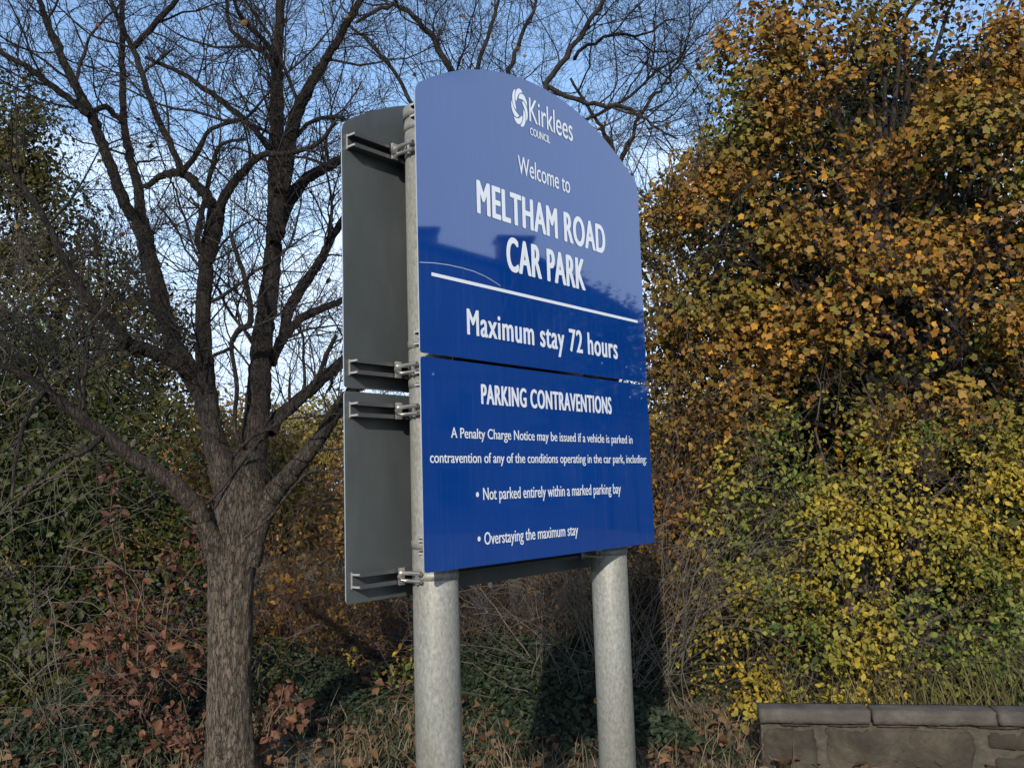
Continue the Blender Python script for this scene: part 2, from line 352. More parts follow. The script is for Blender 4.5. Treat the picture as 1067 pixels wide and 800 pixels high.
# ------------------------------------------------------------------ ground
def ground():
    m, n, b = newmat('leafy_soil'); v = objvec(n)
    t = noise(n, 1.2, 10, .7, v); r = ramp(n, [(.3, (.03, .028, .016)), (.5, (.06, .05, .028)), (.7, (.045, .055, .02))]); n.links.new(t.outputs[0], r.inputs[0]); n.links.new(r.outputs[0], b.inputs['Base Color'])
    b.inputs['Roughness'].default_value = .95; t2 = noise(n, 30, 6, .7, v); bump(n, b, t2.outputs[0], .8, .03)
    xs = [-900, -300, -90, -40, -20]+list(np.linspace(-12, 12, 49))+[20, 40, 90, 300, 900]
    ys = [-900, -200, -40, -10]+list(np.linspace(-4, 30, 60))+[45, 80, 160, 400, 1500]
    V = []; F = []
    for y in ys:
        for x in xs:
            z = 0.0
            if y > 5 and abs(x) < 20: z += .05*math.sin(x*1.7+y)*min(1, (y-5)/2)+.04*math.sin(x*3.1-y*2.2)
            if y > 12: z -= min(3.0, (y-12)*.16)
            V.append((x, y, z))
    nx = len(xs)
    for j in range(len(ys)-1):
        for i in range(nx-1): F.append((j*nx+i, j*nx+i+1, (j+1)*nx+i+1, (j+1)*nx+i))
    tag(mesh_obj('ground', V, F, m, smooth=True), kind='structure')
    # tarmac of the car park that the photographer stands on
    a, n, b = newmat('asphalt'); v = objvec(n); t = noise(n, 90, 6, .7, v); r = ramp(n, [(.3, (.035, .035, .036)), (.7, (.07, .07, .068))]); n.links.new(t.outputs[0], r.inputs[0]); n.links.new(r.outputs[0], b.inputs['Base Color']); b.inputs['Roughness'].default_value = .9
    bump(n, b, t.outputs[0], .5, .005)
    tag(mesh_obj('car_park_surface', [(-30, -25, .012), (26, -25, .012), (26, 2.0, .012), (-30, 2.0, .012)], [(0, 1, 2, 3)], a), kind='structure')
    k, n, b = newmat('concrete_kerb'); v = objvec(n); t = noise(n, 12, 6, .6, v); r = ramp(n, [(.3, (.22, .21, .19)), (.7, (.32, .31, .28))]); n.links.new(t.outputs[0], r.inputs[0]); n.links.new(r.outputs[0], b.inputs['Base Color']); b.inputs['Roughness'].default_value = .9
    V = []; F = []
    for i in range(60):
        x0 = -30+i*.92; x1 = x0+.91; o = len(V)
        V += [(x0, 2.003, -.1), (x1, 2.003, -.1), (x1, 2.13, -.1), (x0, 2.13, -.1), (x0, 2.018, .12), (x1, 2.018, .12), (x1, 2.13, .12), (x0, 2.13, .12)]
        F += [tuple(o+q for q in f) for f in ((4, 5, 6, 7), (0, 1, 5, 4), (1, 2, 6, 5), (2, 3, 7, 6), (3, 0, 4, 7))]
    tag(mesh_obj('kerb', V, F, k), kind='structure')
ground()

# ------------------------------------------------------------------ the car park sign
YAW = 0.68349; LX, LY = -0.24909, 2.43118
SW = 1.2
sign = empty('car_park_sign', (LX, LY, 0), math.pi/2-YAW)
tag(sign, 'tall blue arched-top car park information sign on two round grey metal posts', 'sign')

def prism(name, poly, y0, y1, mats, parent, fi=(0, 1, 2)):
    """flat sheet: outline poly in (x, z), from y0 (front) to y1 (back); mats = [front, rim, back]"""
    n = len(poly); V = [(x, y0, z) for x, z in poly]+[(x, y1, z) for x, z in poly]
    F = [tuple(range(n)), tuple(range(2*n-1, n-1, -1))]+[(i, i+n, (i+1) % n+n, (i+1) % n) for i in range(n)]
    o = mesh_obj(name, V, F, mats, parent)
    me = o.data
    for i, p in enumerate(me.polygons): p.material_index = 0 if i == 0 else (2 if i == 1 else 1)
    return o
def rrect(x0, x1, z0, z1, r=.012):
    P = []
    for cx, cz, a0 in ((x1-r, z0+r, -90), (x1-r, z1-r, 0), (x0+r, z1-r, 90), (x0+r, z0+r, 180)):
        for k in range(5): a = math.radians(a0+k*22.5); P.append((cx+r*math.cos(a), cz+r*math.sin(a)))
    return P
def arched(x0, x1, z0, ze, zt, r=.012):
    h = (x1-x0)/2; s = zt-ze; Rr = (h*h+s*s)/(2*s); cx = (x0+x1)/2; cz = zt-Rr; P = []
    for k in range(5): a = math.radians(-90+k*22.5); P.append((x1-r+r*math.cos(a), z0+r+r*math.sin(a)))
    am = math.asin((h-.014)/Rr)
    P.append((x1, ze-.022)); P.append((x1-.004, ze-.006))
    for k in range(49): a = am-2*am*k/48; P.append((cx+Rr*math.sin(a), cz+Rr*math.cos(a)))
    P.append((x0+.004, ze-.006)); P.append((x0, ze-.022))
    for k in range(5): a = math.radians(180+k*22.5); P.append((x0+r+r*math.cos(a), z0+r+r*math.sin(a)))
    return P

def text(txt, parent, x0, x1, zb, cap, bold=0.0, y=-.0012, name='lettering', space=1.0, heavy=0.0):
    """lettering cut from film: spans x0..x1 with baseline zb and capital height cap"""
    cu = bpy.data.curves.new('t', 'FONT'); cu.body = txt; cu.size = 1; cu.offset = bold; cu.space_character = space; cu.resolution_u = 6; cu.extrude = 0
    o = bpy.data.objects.new('t', cu); C.objects.link(o)
    bpy.context.view_layer.update()
    dg = bpy.context.evaluated_depsgraph_get(); me = bpy.data.meshes.new_from_object(o.evaluated_get(dg))
    bpy.data.objects.remove(o)
    co = np.zeros(len(me.vertices)*3); me.vertices.foreach_get('co', co); co = co.reshape(-1, 3)
    xa, xb = co[:, 0].min(), co[:, 0].max(); sx = (x1-x0)/(xb-xa); sz = cap/(.729+bold*1.2)
    polys = [tuple(p.vertices) for p in me.polygons]; V = []; F = []
    h_ = heavy; q_ = heavy*.45
    for j, (dx, dz) in enumerate([(0, 0), (-h_, 0), (h_, 0), (-h_/2, q_), (h_/2, q_), (-h_/2, -q_), (h_/2, -q_)] if heavy else [(0, 0)]):      # strokes thickened sideways
        o_ = len(V); V += [(x0+(a-xa)*sx+dx, y-j*.00012, zb+(b+bold*.6)*sz+dz) for a, b in co[:, :2]]; F += [tuple(i+o_ for i in p) for p in polys]
    bpy.data.meshes.remove(me)
    return mesh_obj(name, V, F, M['white_film'], parent)

front_mats = [M['blue'], M['edge'], M['grey_back']]
ptop = prism('sign_panel', arched(0, SW, 1.9735, 2.742, 2.936), 0, .004, front_mats, sign)
ptop['label'] = 'upper arched blue panel with council emblem and welcome wording'
pbot = prism('sign_panel', rrect(0, SW, 1.3785, 1.9635), 0, .004, front_mats, sign)
pbot['label'] = 'lower rectangular blue panel listing parking contraventions'
back_mats = [M['grey_back'], M['edge'], M['blue']]
GX, GY, GD = -.094, .207, -.083
gtop = prism('sign_panel', arched(GX, GX+SW, 1.9735+GD, 2.742+GD, 2.936+GD), GY, GY+.004, back_mats, sign)
gtop['label'] = 'grey reverse of the upper arched panel facing the other way'
gbot = prism('sign_panel', rrect(GX, GX+SW, 1.3785+GD, 1.9635+GD), GY, GY+.004, back_mats, sign)
gbot['label'] = 'grey reverse of the lower panel facing the other way'

text('Kirklees', ptop, .527, .772, 2.794, .087, 0, heavy=.0003)
text('COUNCIL', ptop, .528, .636, 2.748, .027, 0, heavy=.0005)
text('Welcome to', ptop, .458, .743, 2.599, .064, 0, heavy=.0003)
text('MELTHAM ROAD', ptop, .256, .948, 2.424, .107, 0, space=1.10, heavy=.0042)
text('CAR PARK', ptop, .390, .810, 2.270, .113, 0, space=1.10, heavy=.0044)
text('Maximum stay 72 hours', ptop, .196, 1.0, 2.046, .080, 0, space=1.10, heavy=.0024)
text('PARKING CONTRAVENTIONS', pbot, .250, .944, 1.845, .061, 0, space=1.10, heavy=.0024)
text('A Penalty Charge Notice may be issued if a vehicle is parked in', pbot, .115, 1.075, 1.742, .031, 0, heavy=.0003)
text('contravention of any of the conditions operating in the car park, including:', pbot, .029, 1.166, 1.672, .031, 0, heavy=.0003)
text('Not parked entirely within a marked parking bay', pbot, .245, .982, 1.565, .037, 0, heavy=.0003)
text('Overstaying the maximum stay', pbot, .245, .712, 1.437, .037, 0, heavy=.0003)
def dot(x, z, r, parent, y=-.0012):
    mesh_obj('bullet_point', [(x+r*math.cos(a*math.pi/8), y, z+r*1.1*math.sin(a*math.pi/8)) for a in range(16)], [tuple(range(16))], M['white_film'], parent)
dot(.220, 1.581, .0065, pbot); dot(.222, 1.455, .0065, pbot)
mesh_obj('rule_line', [(.05, -.0012, 2.1955), (1.151, -.0012, 2.1955), (1.151, -.0012, 2.2055), (.05, -.0012, 2.2055)], [(0, 1, 2, 3)], M['white_film'], ptop)
# thin pale line curving in from the left edge
sx_ = [0.004, .06, .121, .18, .23, .28, .311, .351]; sz_ = [2.226, 2.234, 2.239, 2.240, 2.2385, 2.232, 2.225, 2.214]
V = []; F = []
for i, (a_, b_) in enumerate(zip(sx_, sz_)): V += [(a_, -.001, b_-.0012), (a_, -.001, b_+.0012)]
for i in range(len(sx_)-1): F.append((2*i, 2*i+2, 2*i+3, 2*i+1))
mesh_obj('pale_curve', V, F, plain('pale_curve_film', (.25, .30, .42), .4)[0], ptop)
# council emblem: a ring of overlapping petals
V = []; F = []; cx, cz = .4765, 2.825; a_, b_ = .0405, .0605
for k in range(7):
    th = k*2*math.pi/7+.25; o = len(V); n = 9; oo = []; ii = []
    for i in range(n):
        t = i/(n-1); an = th+t*1.55; ro = .50+.50*math.sin(math.pi*min(1, t*1.15+.12))**.8*(1-.25*t); ri = .50+.16*t - .02
        wv = math.sin(math.pi*t)**.7*.5; rm = .52+.30*(1-t)**.6*math.sin(math.pi*(t*.5+.5))+.20*(1-t)
        oo.append((cx+a_*(rm+wv*.42)*math.cos(an), -.0012, cz+b_*(rm+wv*.42)*math.sin(an)))
        ii.append((cx+a_*(rm-wv*.30)*math.cos(an), -.0012, cz+b_*(rm-wv*.30)*math.sin(an)))
    V += oo+ii
    for i in range(n-1): F.append((o+i, o+i+1, o+n+i+1, o+n+i))
mesh_obj('council_emblem', V, F, M['white_film'], ptop)
# fixings showing through the film
def bump_disc(x, z, parent, r=.006, h=.0018):
    V = []; F = []
    for rr, hh in ((1, 0.0002), (.7, h)):
        for k in range(10): V.append((x+r*rr*math.cos(k*.6283), -hh, z+r*rr*1.2*math.sin(k*.6283)))
    for k in range(10): F.append((k, (k+1) % 10, 10+(k+1) % 10, 10+k))
    F.append(tuple(range(10, 20)))
    mesh_obj('rivet_head', V, F, M['blue'], parent, smooth=True)
for x, z in ((1.06, 2.02), (1.16, 2.02), (.90, 2.02)): bump_disc(x, z, ptop)
for x, z in ((1.075, 1.91), (1.155, 1.91), (.05, 1.915)): bump_disc(x, z, pbot)

# posts with clamps
def cyl(V, F, c, r, h, axis='z', k=12, capd=True):
    o = len(V)
    for s in (0, 1):
        for i in range(k):
            a = i*2*math.pi/k; p = (r*math.cos(a), r*math.sin(a))
            if axis == 'z': V.append((c[0]+p[0], c[1]+p[1], c[2]+s*h))
            elif axis == 'y': V.append((c[0]+p[0], c[1]+s*h, c[2]+p[1]))
            else: V.append((c[0]+s*h, c[1]+p[0], c[2]+p[1]))
    for i in range(k): F.append((o+i, o+(i+1) % k, o+k+(i+1) % k, o+k+i))
    F.append(tuple(range(o+k-1, o-1, -1))); F.append(tuple(range(o+k, o+2*k)))
def box(V, F, x0, x1, y0, y1, z0, z1):
    o = len(V)
    V += [(x0, y0, z0), (x1, y0, z0), (x1, y1, z0), (x0, y1, z0), (x0, y0, z1), (x1, y0, z1), (x1, y1, z1), (x0, y1, z1)]
    F += [tuple(o+q for q in f) for f in ((0, 3, 2, 1), (4, 5, 6, 7), (0, 1, 5, 4), (1, 2, 6, 5), (2, 3, 7, 6), (3, 0, 4, 7))]

PR = .0655; PY = .1055; PX = (.150, 1.050); PTOP = 2.735
front_rails = [2.680, 2.020, 1.905, 1.445]; back_rails = [2.607, 1.948, 1.828, 1.358]
for x in PX:
    V = []; F = []; cyl(V, F, (x, PY, -.3), PR, PTOP+.3, k=40)
    po = mesh_obj('post', V, F, M['galv'], sign, smooth=False)
    for p in po.data.polygons: p.use_smooth = len(p.vertices) == 4
    V = []; F = []; cyl(V, F, (x, PY, PTOP-.028), PR+.004, .034, k=40); cyl(V, F, (x, PY, PTOP+.006), PR-.006, .006, k=40)
    cp = mesh_obj('post_cap', V, F, M['galv'], po)
    for p in cp.data.polygons: p.use_smooth = len(p.vertices) == 4
    for z, bk in [(q, 0) for q in front_rails]+[(q, 1) for q in back_rails]:
        V = []; F = []
        cyl(V, F, (x, PY, z-.012), PR+.0018, .024, k=40)
        cl = mesh_obj('clamp_band', V, F, M['galv'], po)
        for p in cl.data.polygons: p.use_smooth = len(p.vertices) == 4
        V = []; F = []
        for s in ((-1,) if True else (-1, 1)):
            xx = x+s*(PR+.010)
            if bk:
                box(V, F, xx-.013, xx+.008, .160, .1665, z-.024, z+.024)
                cyl(V, F, (xx-.003, .084, z+.010), .0062, .076, 'y'); cyl(V, F, (xx-.003, .084, z-.012), .0055, .076, 'y')
                cyl(V, F, (xx-.012, .150, z-.001), .0105, .010, 'y', 6)
                box(V, F, xx-.005, xx+.006, .100, .106, z-.021, z+.019)
            else:
                box(V, F, xx-.006, xx+.008, .042, .0475, z-.018, z+.018)
                cyl(V, F, (xx+.001, .047, z+.009), .0045, .032, 'y'); cyl(V, F, (xx+.001, .047, z-.010), .0045, .032, 'y')
        mesh_obj('clamp_bolts', V, F, M['bolt'], po)

def rail(parent, x0, x1, z, ypanel, ypost):
    """channel extrusion: web against the panel, flanges with lips towards the post"""
    h = .0185; t = .0022; s = 1 if ypost > ypanel else -1; V = []; F = []
    def bb(ya, yb, za, zb): box(V, F, x0, x1, min(ya, yb), max(ya, yb), za, zb)
    bb(ypanel, ypanel+s*t, z-h, z+h)
    bb(ypanel+s*t, ypost, z+h-t, z+h); bb(ypanel+s*t, ypost, z-h, z-h+t)
    bb(ypost-s*.003, ypost, z+h, z+h+.0035); bb(ypost-s*.003, ypost, z-h-.0035, z-h)
    bb(ypost-s*.003, ypost, z+h-t-.006, z+h-t); bb(ypost-s*.003, ypost, z-h+t, z-h+t+.006)
    rl = mesh_obj('mounting_rail', V, F, M['rail'], parent)
    # bare cut end of the extrusion
    V = []; F = []; a, b_ = x0-.004, x0-.0005
    def ee(ya, yb, za, zb): box(V, F, a, b_, min(ya, yb), max(ya, yb), za, zb)
    ee(ypanel+s*.0004, ypanel+s*.0035, z-h-.004, z+h+.004); ee(ypanel+s*.0035, ypost, z+h-.0045, z+h+.001); ee(ypanel+s*.0035, ypost, z-h-.001, z-h+.0045)
    mesh_obj('rail_end', V, F, M['alu'], rl)
for i, z in enumerate(front_rails): rail(ptop if i < 2 else pbot, .02, SW-.02, z, .0045, PY-PR-.001)
for i, z in enumerate(back_rails): rail(gtop if i < 2 else gbot, GX+.02, GX+SW-.02, z, GY-.0005, PY+PR+.001)

# ------------------------------------------------------------------ stone wall on the right
def stone_wall():
    p0 = at(790, 740, 4.95); p1 = at(1067, 741, 4.72); top = (p0[2]+p1[2])/2
    d = norm([p1[0]-p0[0], p1[1]-p0[1], 0]); w = empty('stone_wall', (p0[0], p0[1], 0), math.atan2(d[1], d[0]))
    tag(w, 'low weathered brown stone wall with flat grey coping slabs below the yellow shrubs', 'wall')
    m, n, b = newmat('sooty_sandstone'); v = objvec(n)
    t = noise(n, 5, 10, .7, v, .5); r = ramp(n, [(.25, (.018, .015, .012)), (.5, (.050, .041, .031)), (.75, (.10, .082, .060))]); n.links.new(t.outputs[0], r.inputs[0])
    t3 = noise(n, 26, 6, .7, v); r3 = ramp(n, [(.66, (0, 0, 0)), (.74, (1, 1, 1))]); n.links.new(t3.outputs[0], r3.inputs[0])
    mm = n.nodes.new('ShaderNodeMix'); mm.data_type = 'RGBA'; n.links.new(r3.outputs[0], mm.inputs[0]); n.links.new(r.outputs[0], mm.inputs[6]); mm.inputs[7].default_value = (.22, .21, .17, 1)
    n.links.new(mm.outputs[2], b.inputs['Base Color']); b.inputs['Roughness'].default_value = .92; b.inputs['Specular IOR Level'].default_value = .2
    t2 = noise(n, 14, 12, .75, v, .4); bump(n, b, t2.outputs[0], 1, .03)
    m2, n, b = newmat('grey_coping_stone'); v = objvec(n)
    t = noise(n, 6, 9, .7, v); r = ramp(n, [(.3, (.030, .025, .020)), (.5, (.062, .053, .043)), (.72, (.11, .097, .078))]); n.links.new(t.outputs[0], r.inputs[0]); n.links.new(r.outputs[0], b.inputs['Base Color']); b.inputs['Roughness'].default_value = .85
    t2 = noise(n, 24, 12, .8, v); bump(n, b, t2.outputs[0], 1.0, .014)
    m3, n, b = newmat('lime_mortar'); v = objvec(n); t = noise(n, 20, 8, .7, v); r = ramp(n, [(.3, (.028, .023, .017)), (.7, (.075, .062, .044))]); n.links.new(t.outputs[0], r.inputs[0]); n.links.new(r.outputs[0], b.inputs['Base Color']); b.inputs['Roughness'].default_value = 1; bump(n, b, t.outputs[0], .8, .02)
    g = np.random.default_rng(3)
    def stone(x0, x1, y0, y1, z0, z1, bev, rough, mat, name):
        # subdivided block with worn edges
        nx = max(3, int((x1-x0)/.022)); nz = max(3, int((z1-z0)/.022)); ny = 4
        idx = {}; V = []; F = []
        def vert(i, j, k):
            if (i, j, k) in idx: return idx[(i, j, k)]
            x = x0+(x1-x0)*i/nx; y = y0+(y1-y0)*j/ny; z = z0+(z1-z0)*k/nz
            ex = (i in (0, nx)); ey = (j in (0, ny)); ez = (k in (0, nz)); e = ex+ey+ez
            P = np.array([x, y, z]); c = np.array([(x0+x1)/2, (y0+y1)/2, (z0+z1)/2])
            sg = np.sign(c-P)
            if e >= 2: P = P+sg*np.array([ex, ey, ez])*bev*(1 if e == 2 else 1.6)*g.uniform(.4, 1.3)
            P = P+np.array([pn(P[None]+x0, 3.0, 1)[0], pn(P[None]+x0, 2.7, 2)[0], pn(P[None]+z0, 3.3, 3)[0]])*rough+g.normal(0, rough*.35, 3)
            idx[(i, j, k)] = len(V); V.append(P); return idx[(i, j, k)]
        for i in range(nx):
            for k in range(nz):
                F.append((vert(i, 0, k), vert(i+1, 0, k), vert(i+1, 0, k+1), vert(i, 0, k+1))); F.append((vert(i, ny, k), vert(i, ny, k+1), vert(i+1, ny, k+1), vert(i+1, ny, k)))
        for i in range(nx):
            for j in range(ny):
                F.append((vert(i, j, nz), vert(i+1, j, nz), vert(i+1, j+1, nz), vert(i, j+1, nz))); F.append((vert(i, j, 0), vert(i, j+1, 0), vert(i+1, j+1, 0), vert(i+1, j, 0)))
        for j in range(ny):
            for k in range(nz):
                F.append((vert(0, j, k), vert(0, j, k+1), vert(0, j+1, k+1), vert(0, j+1, k))); F.append((vert(nx, j, k), vert(nx, j+1, k), vert(nx, j+1, k+1), vert(nx, j, k+1)))
        return mesh_obj(name, V, F, mat, w, smooth=True)
    L_ = norm([p1[0]-p0[0], p1[1]-p0[1], 0]); px = np.linalg.norm((p1-p0)[:2])/277.0
    cuts = [0, 122, 251, 373, 495, 620, 740, 862, 985, 1105, 1230]
    ct = .070
    for i in range(len(cuts)-1): stone(cuts[i]*px+.004, cuts[i+1]*px-.004, 0, .17, top-ct, top, .0035, .0016, m2, 'coping_slab')
    # courses of stone below
    z1 = top-ct-.022
    c1 = [(2, 64), (72, 228), (240, 352), (360, 470), (480, 640), (650, 760), (770, 930), (940, 1060), (1070, 1226)]
    for i, (a, b_) in enumerate(c1):
        if i < 2:
            stone(a*px, b_*px, .030, .15, z1-.26, z1-.008, .012, .006, m, 'stone_block')
        else:
            zz = z1-.11; stone(a*px, b_*px, .030, .15, zz, z1-.008, .012, .006, m, 'stone_block')
            stone(a*px+.02, b_*px+.01, .030, .15, z1-.26, zz-.018, .012, .006, m, 'stone_block')
    V = []; F = []; box(V, F, .012, 1226*px, .045, .14, -.2, top-ct-.002); mesh_obj('mortar_bed', V, F, m3, w)
    # rough thin course just under the coping
    for i in range(14):
        a = .02+i*.245; stone(a+.09, a+.30 if i % 3 else a+.25, .024, .15, top-ct-.021, top-ct-.004, .004, .003, m, 'packing_stone')
    for i in range(9):
        a = i*.42+.02; stone(a, a+.40, .030, .15, -.1, z1-.275, .012, .006, m, 'stone_block')
    return p0, d, top
stone_wall()

# ------------------------------------------------------------------ plants
def plant(name, label, cat, base, group=None):
    e = empty(name, tuple(base)); tag(e, label, cat, group); return e

def boughs(T, base, blobs, g, r0, minr=.012, trunkpts=None, bend=.25):
    """limbs from a trunk point to every clump of the crown"""
    for c, r in blobs:
        c = np.asarray(c); st = np.asarray(base if trunkpts is None else trunkpts[g.integers(len(trunkpts))]); v = c-st; Ln = np.linalg.norm(v)
        n = 7; P = []
        for i in range(n+1):
            t = i/n; P.append(st+v*t+np.array([0, 0, 1])*math.sin(t*math.pi)*Ln*bend*.3+g.normal(0, .02*Ln, 3)*(0 < i < n))
        T.add(P, np.linspace(r0, minr, n+1), 6)

def twigs_in(T, blobs, n_per, g, Ln=(.3, .7), r=.006, kids=(3, 2), wob=.25, up=.05, tips=None, grav=0, spread=.6):
    for c, r3 in blobs:
        c = np.asarray(c); r3 = np.asarray(r3)
        for i in range(n_per):
            d = norm(g.normal(0, 1, 3)); q = c+d*r3*g.uniform(.1, spread)
            grow(T, q, norm(d+np.array([0, 0, .3])), r, g.uniform(*Ln)*1.0, 0, g, tips, wob, up, kids, .0015, (4, 3, 3), grav=grav)

# ---- the bare tree on the left, limbs traced
def bare_tree_left():
    g = np.random.default_rng(11); D = 5.2; k = D/F_PX
    base = at(240, 800, D); base[2] = 0
    e = plant('bare_tree', 'bare leafless tree with thick forking grey trunk standing just left of the sign', 'tree', base)
    Tm = Tubes(); Tm.off = base; Tl = Tubes(); Tl.off = base; Tt = Tubes(); Tt.off = base
    def limb(T, pts, w, dz=(0, 0), ks=16, n=4, ext=0):
        m = len(pts); P = [at(x, y, D+dz[0]+(dz[1]-dz[0])*i/(m-1)) for i, (x, y) in enumerate(pts)]
        R = np.interp(np.linspace(0, 1, m), np.linspace(0, 1, len(w)), w)*k/2
        P, R = smooth_poly(P, R, n*(2 if w[0] > 15 else 1))
        wv = g.normal(0, 1, P.shape)*np.minimum(R*.12, .0035)[:, None]; wv[0] = 0; P = P+wv
        R = R*.74*(1+g.normal(0, .02, len(R)))
        T.add(P, R, ks, rough=.035 if ks > 8 else 0)
        return P, R
    b0 = at(240, 800, D)
    P, R = smooth_poly([[b0[0]+.03, b0[1], -.15], [b0[0]+.01, b0[1], .1], at(240, 770, D), at(239, 700, D), at(240, 640, D), at(242, 590, D), at(249, 545, D), at(256, 510, D), at(262, 470, D)],
                       np.array([64, 52, 45, 43, 44, 47, 56, 50, 28])*k/2, 22)
    Tm.add(P, R, 72, rough=.032)
    L_ = []
    def add(pts, w, dz=(0, 0), **kw):
        L_.append(limb(Tl, pts, w, dz, **kw))
    # A: right stem, forking high
    add([(256, 540), (262, 500), (266, 450), (269, 410), (272, 370), (278, 320), (284, 270), (287, 220), (288, 160), (289, 110), (289, 60), (292, 0), (296, -70), (290, -140)], [46, 40, 36, 34, 32, 26, 24, 23, 20, 18, 14, 9, 5], (0, .25))
    add([(286, 250), (293, 200), (304, 140), (312, 112), (324, 88), (344, 56), (362, 24), (382, -10), (410, -70)], [20, 22, 20, 18, 15, 12, 10, 8, 6], (.05, -.5))
    add([(290, 245), (297, 216), (317, 189), (340, 174), (362, 165), (400, 158)], [16, 22, 17, 16, 14, 8], (0, .55))
    # B: left-centre stem
    add([(246, 560), (240, 520), (231, 490), (222, 450), (216, 415), (213, 371), (212, 320), (216, 270), (223, 238), (226, 214)], [48, 40, 36, 30, 26, 23, 21, 22, 26, 22], (-.02, -.15))
    add([(226, 222), (212, 200), (190, 181), (168, 184), (152, 195)], [18, 15, 12, 10, 8], (-.15, .1))
    add([(190, 181), (180, 155), (162, 118), (145, 67), (134, 42), (115, 0), (100, -50)], [11, 10, 9, 9, 8, 6, 4], (-.05, .35))
    add([(190, 181), (205, 160), (220, 135), (250, 125), (262, 118), (279, 98)], [9, 8, 6, 5, 4, 3], (-.05, -.3))
    add([(226, 222), (238, 198), (255, 178), (272, 162), (300, 160), (330, 150), (350, 128)], [15, 13, 11, 9, 7, 6, 5], (-.15, -.5))
    add([(216, 268), (206, 250), (212, 215), (222, 170), (232, 150), (254, 145)], [9, 8, 7, 6, 5, 4], (-.15, -.4))
    # C: the big left limb
    add([(214, 425), (205, 400), (190, 375), (176, 345), (167, 310), (156, 270), (146, 228)], [22, 30, 28, 24, 24, 24, 24], (-.05, .1))
    add([(147, 232), (132, 216), (121, 190), (112, 165), (98, 126), (82, 98), (57, 44), (41, 0), (30, -60)], [18, 17, 16, 15, 15, 13, 10, 8, 5], (.1, -.2))
    add([(147, 232), (144, 200), (136, 165), (129, 128), (127, 67), (128, 34), (127, 0), (131, -60)], [16, 15, 13, 11, 10, 9, 8, 5], (.1, .5))
    add([(92, 119), (74, 105), (52, 88), (34, 74), (0, 54), (-40, 35)], [11, 10, 9, 8, 7, 4], (-.1, -.4))
    add([(129, 128), (110, 112), (96, 118)], [8, 9, 8], (.25, .0))
    add([(139, 50), (150, 38), (166, 20), (184, 0), (215, -40)], [9, 9, 9, 8, 5], (.25, .1))
    add([(152, 60), (170, 68), (192, 78), (212, 92), (230, 104), (250, 121), (266, 136), (282, 156)], [5, 6, 7, 8, 8, 9, 9, 9], (.3, .15))
    add([(289, 72), (278, 58), (266, 50), (252, 40), (240, 30), (236, 0), (238, -40)], [10, 8, 7, 6, 6, 4], (.15, .4))
    add([(289, 66), (278, 46), (262, 30), (250, 16), (240, -10)], [9, 8, 7, 6, 4], (.15, -.4))
    # D: the low left limb, drooping out
    add([(244, 640), (233, 595), (218, 560), (205, 531), (186, 510), (160, 490), (135, 474), (108, 452), (74, 427), (46, 407), (20, 388), (-20, 372)], [22, 34, 30, 26, 23, 21, 18, 17, 15, 12, 9, 7], (.0, -.75))
    add([(46, 407), (30, 430), (18, 470), (12, 520)], [7, 6, 5, 3], (-.65, -.7))
    add([(108, 452), (88, 470), (60, 480), (30, 510), (8, 540)], [8, 7, 6, 5, 3], (-.5, -.7))
    # E: second left limb
    add([(204, 397), (188, 382), (168, 370), (150, 364), (134, 358), (120, 342), (108, 330), (95, 314), (80, 292), (66, 268), (50, 235), (34, 208), (0, 168), (-40, 140)], [16, 18, 19, 19, 18, 17, 16, 14, 12, 10, 9, 8, 7, 5], (-.05, -.5))
    # right-hand limbs
    add([(258, 585), (268, 545), (282, 518), (297, 500), (314, 480), (331, 459), (346, 437), (362, 412), (382, 398)], [36, 34, 30, 26, 22, 20, 19, 17, 13], (0, -.1))
    add([(284, 452), (290, 434), (304, 422), (318, 411), (332, 398), (346, 386), (362, 374), (390, 360)], [14, 20, 19, 18, 18, 18, 16, 10], (.1, .55))
    add([(284, 380), (292, 356), (302, 342), (312, 334), (326, 326), (342, 319), (362, 311), (390, 300)], [12, 16, 15, 13, 12, 11, 10, 7], (.1, .5))
    add([(294, 354), (300, 325), (312, 304), (324, 286), (336, 268), (350, 240), (366, 214), (384, 180)], [12, 17, 16, 15, 13, 11, 9, 6], (.15, .7))
    add([(250, 465), (244, 440), (247, 405), (241, 360), (250, 344), (261, 335), (258, 300), (246, 262), (239, 240)], [7, 6, 6, 6, 8, 9, 7, 6, 4], (-.1, -.35))
    add([(242, 362), (232, 366), (220, 372)], [6, 5, 5], (-.2, -.1))
    add([(244, 474), (262, 456), (285, 443), (307, 425), (325, 405), (340, 370), (350, 350)], [4, 5, 6, 6, 6, 6, 5], (-.22, -.5), ks=7)
    add([(255, 560), (280, 540), (300, 515), (322, 492), (350, 492), (380, 500)], [4, 4, 4, 4, 4, 3], (-.25, -.6), ks=6)
    add([(297, 160), (320, 130), (350, 122), (380, 135), (410, 130)], [6, 6, 6, 5, 4], (.0, -.3))
    tips = []
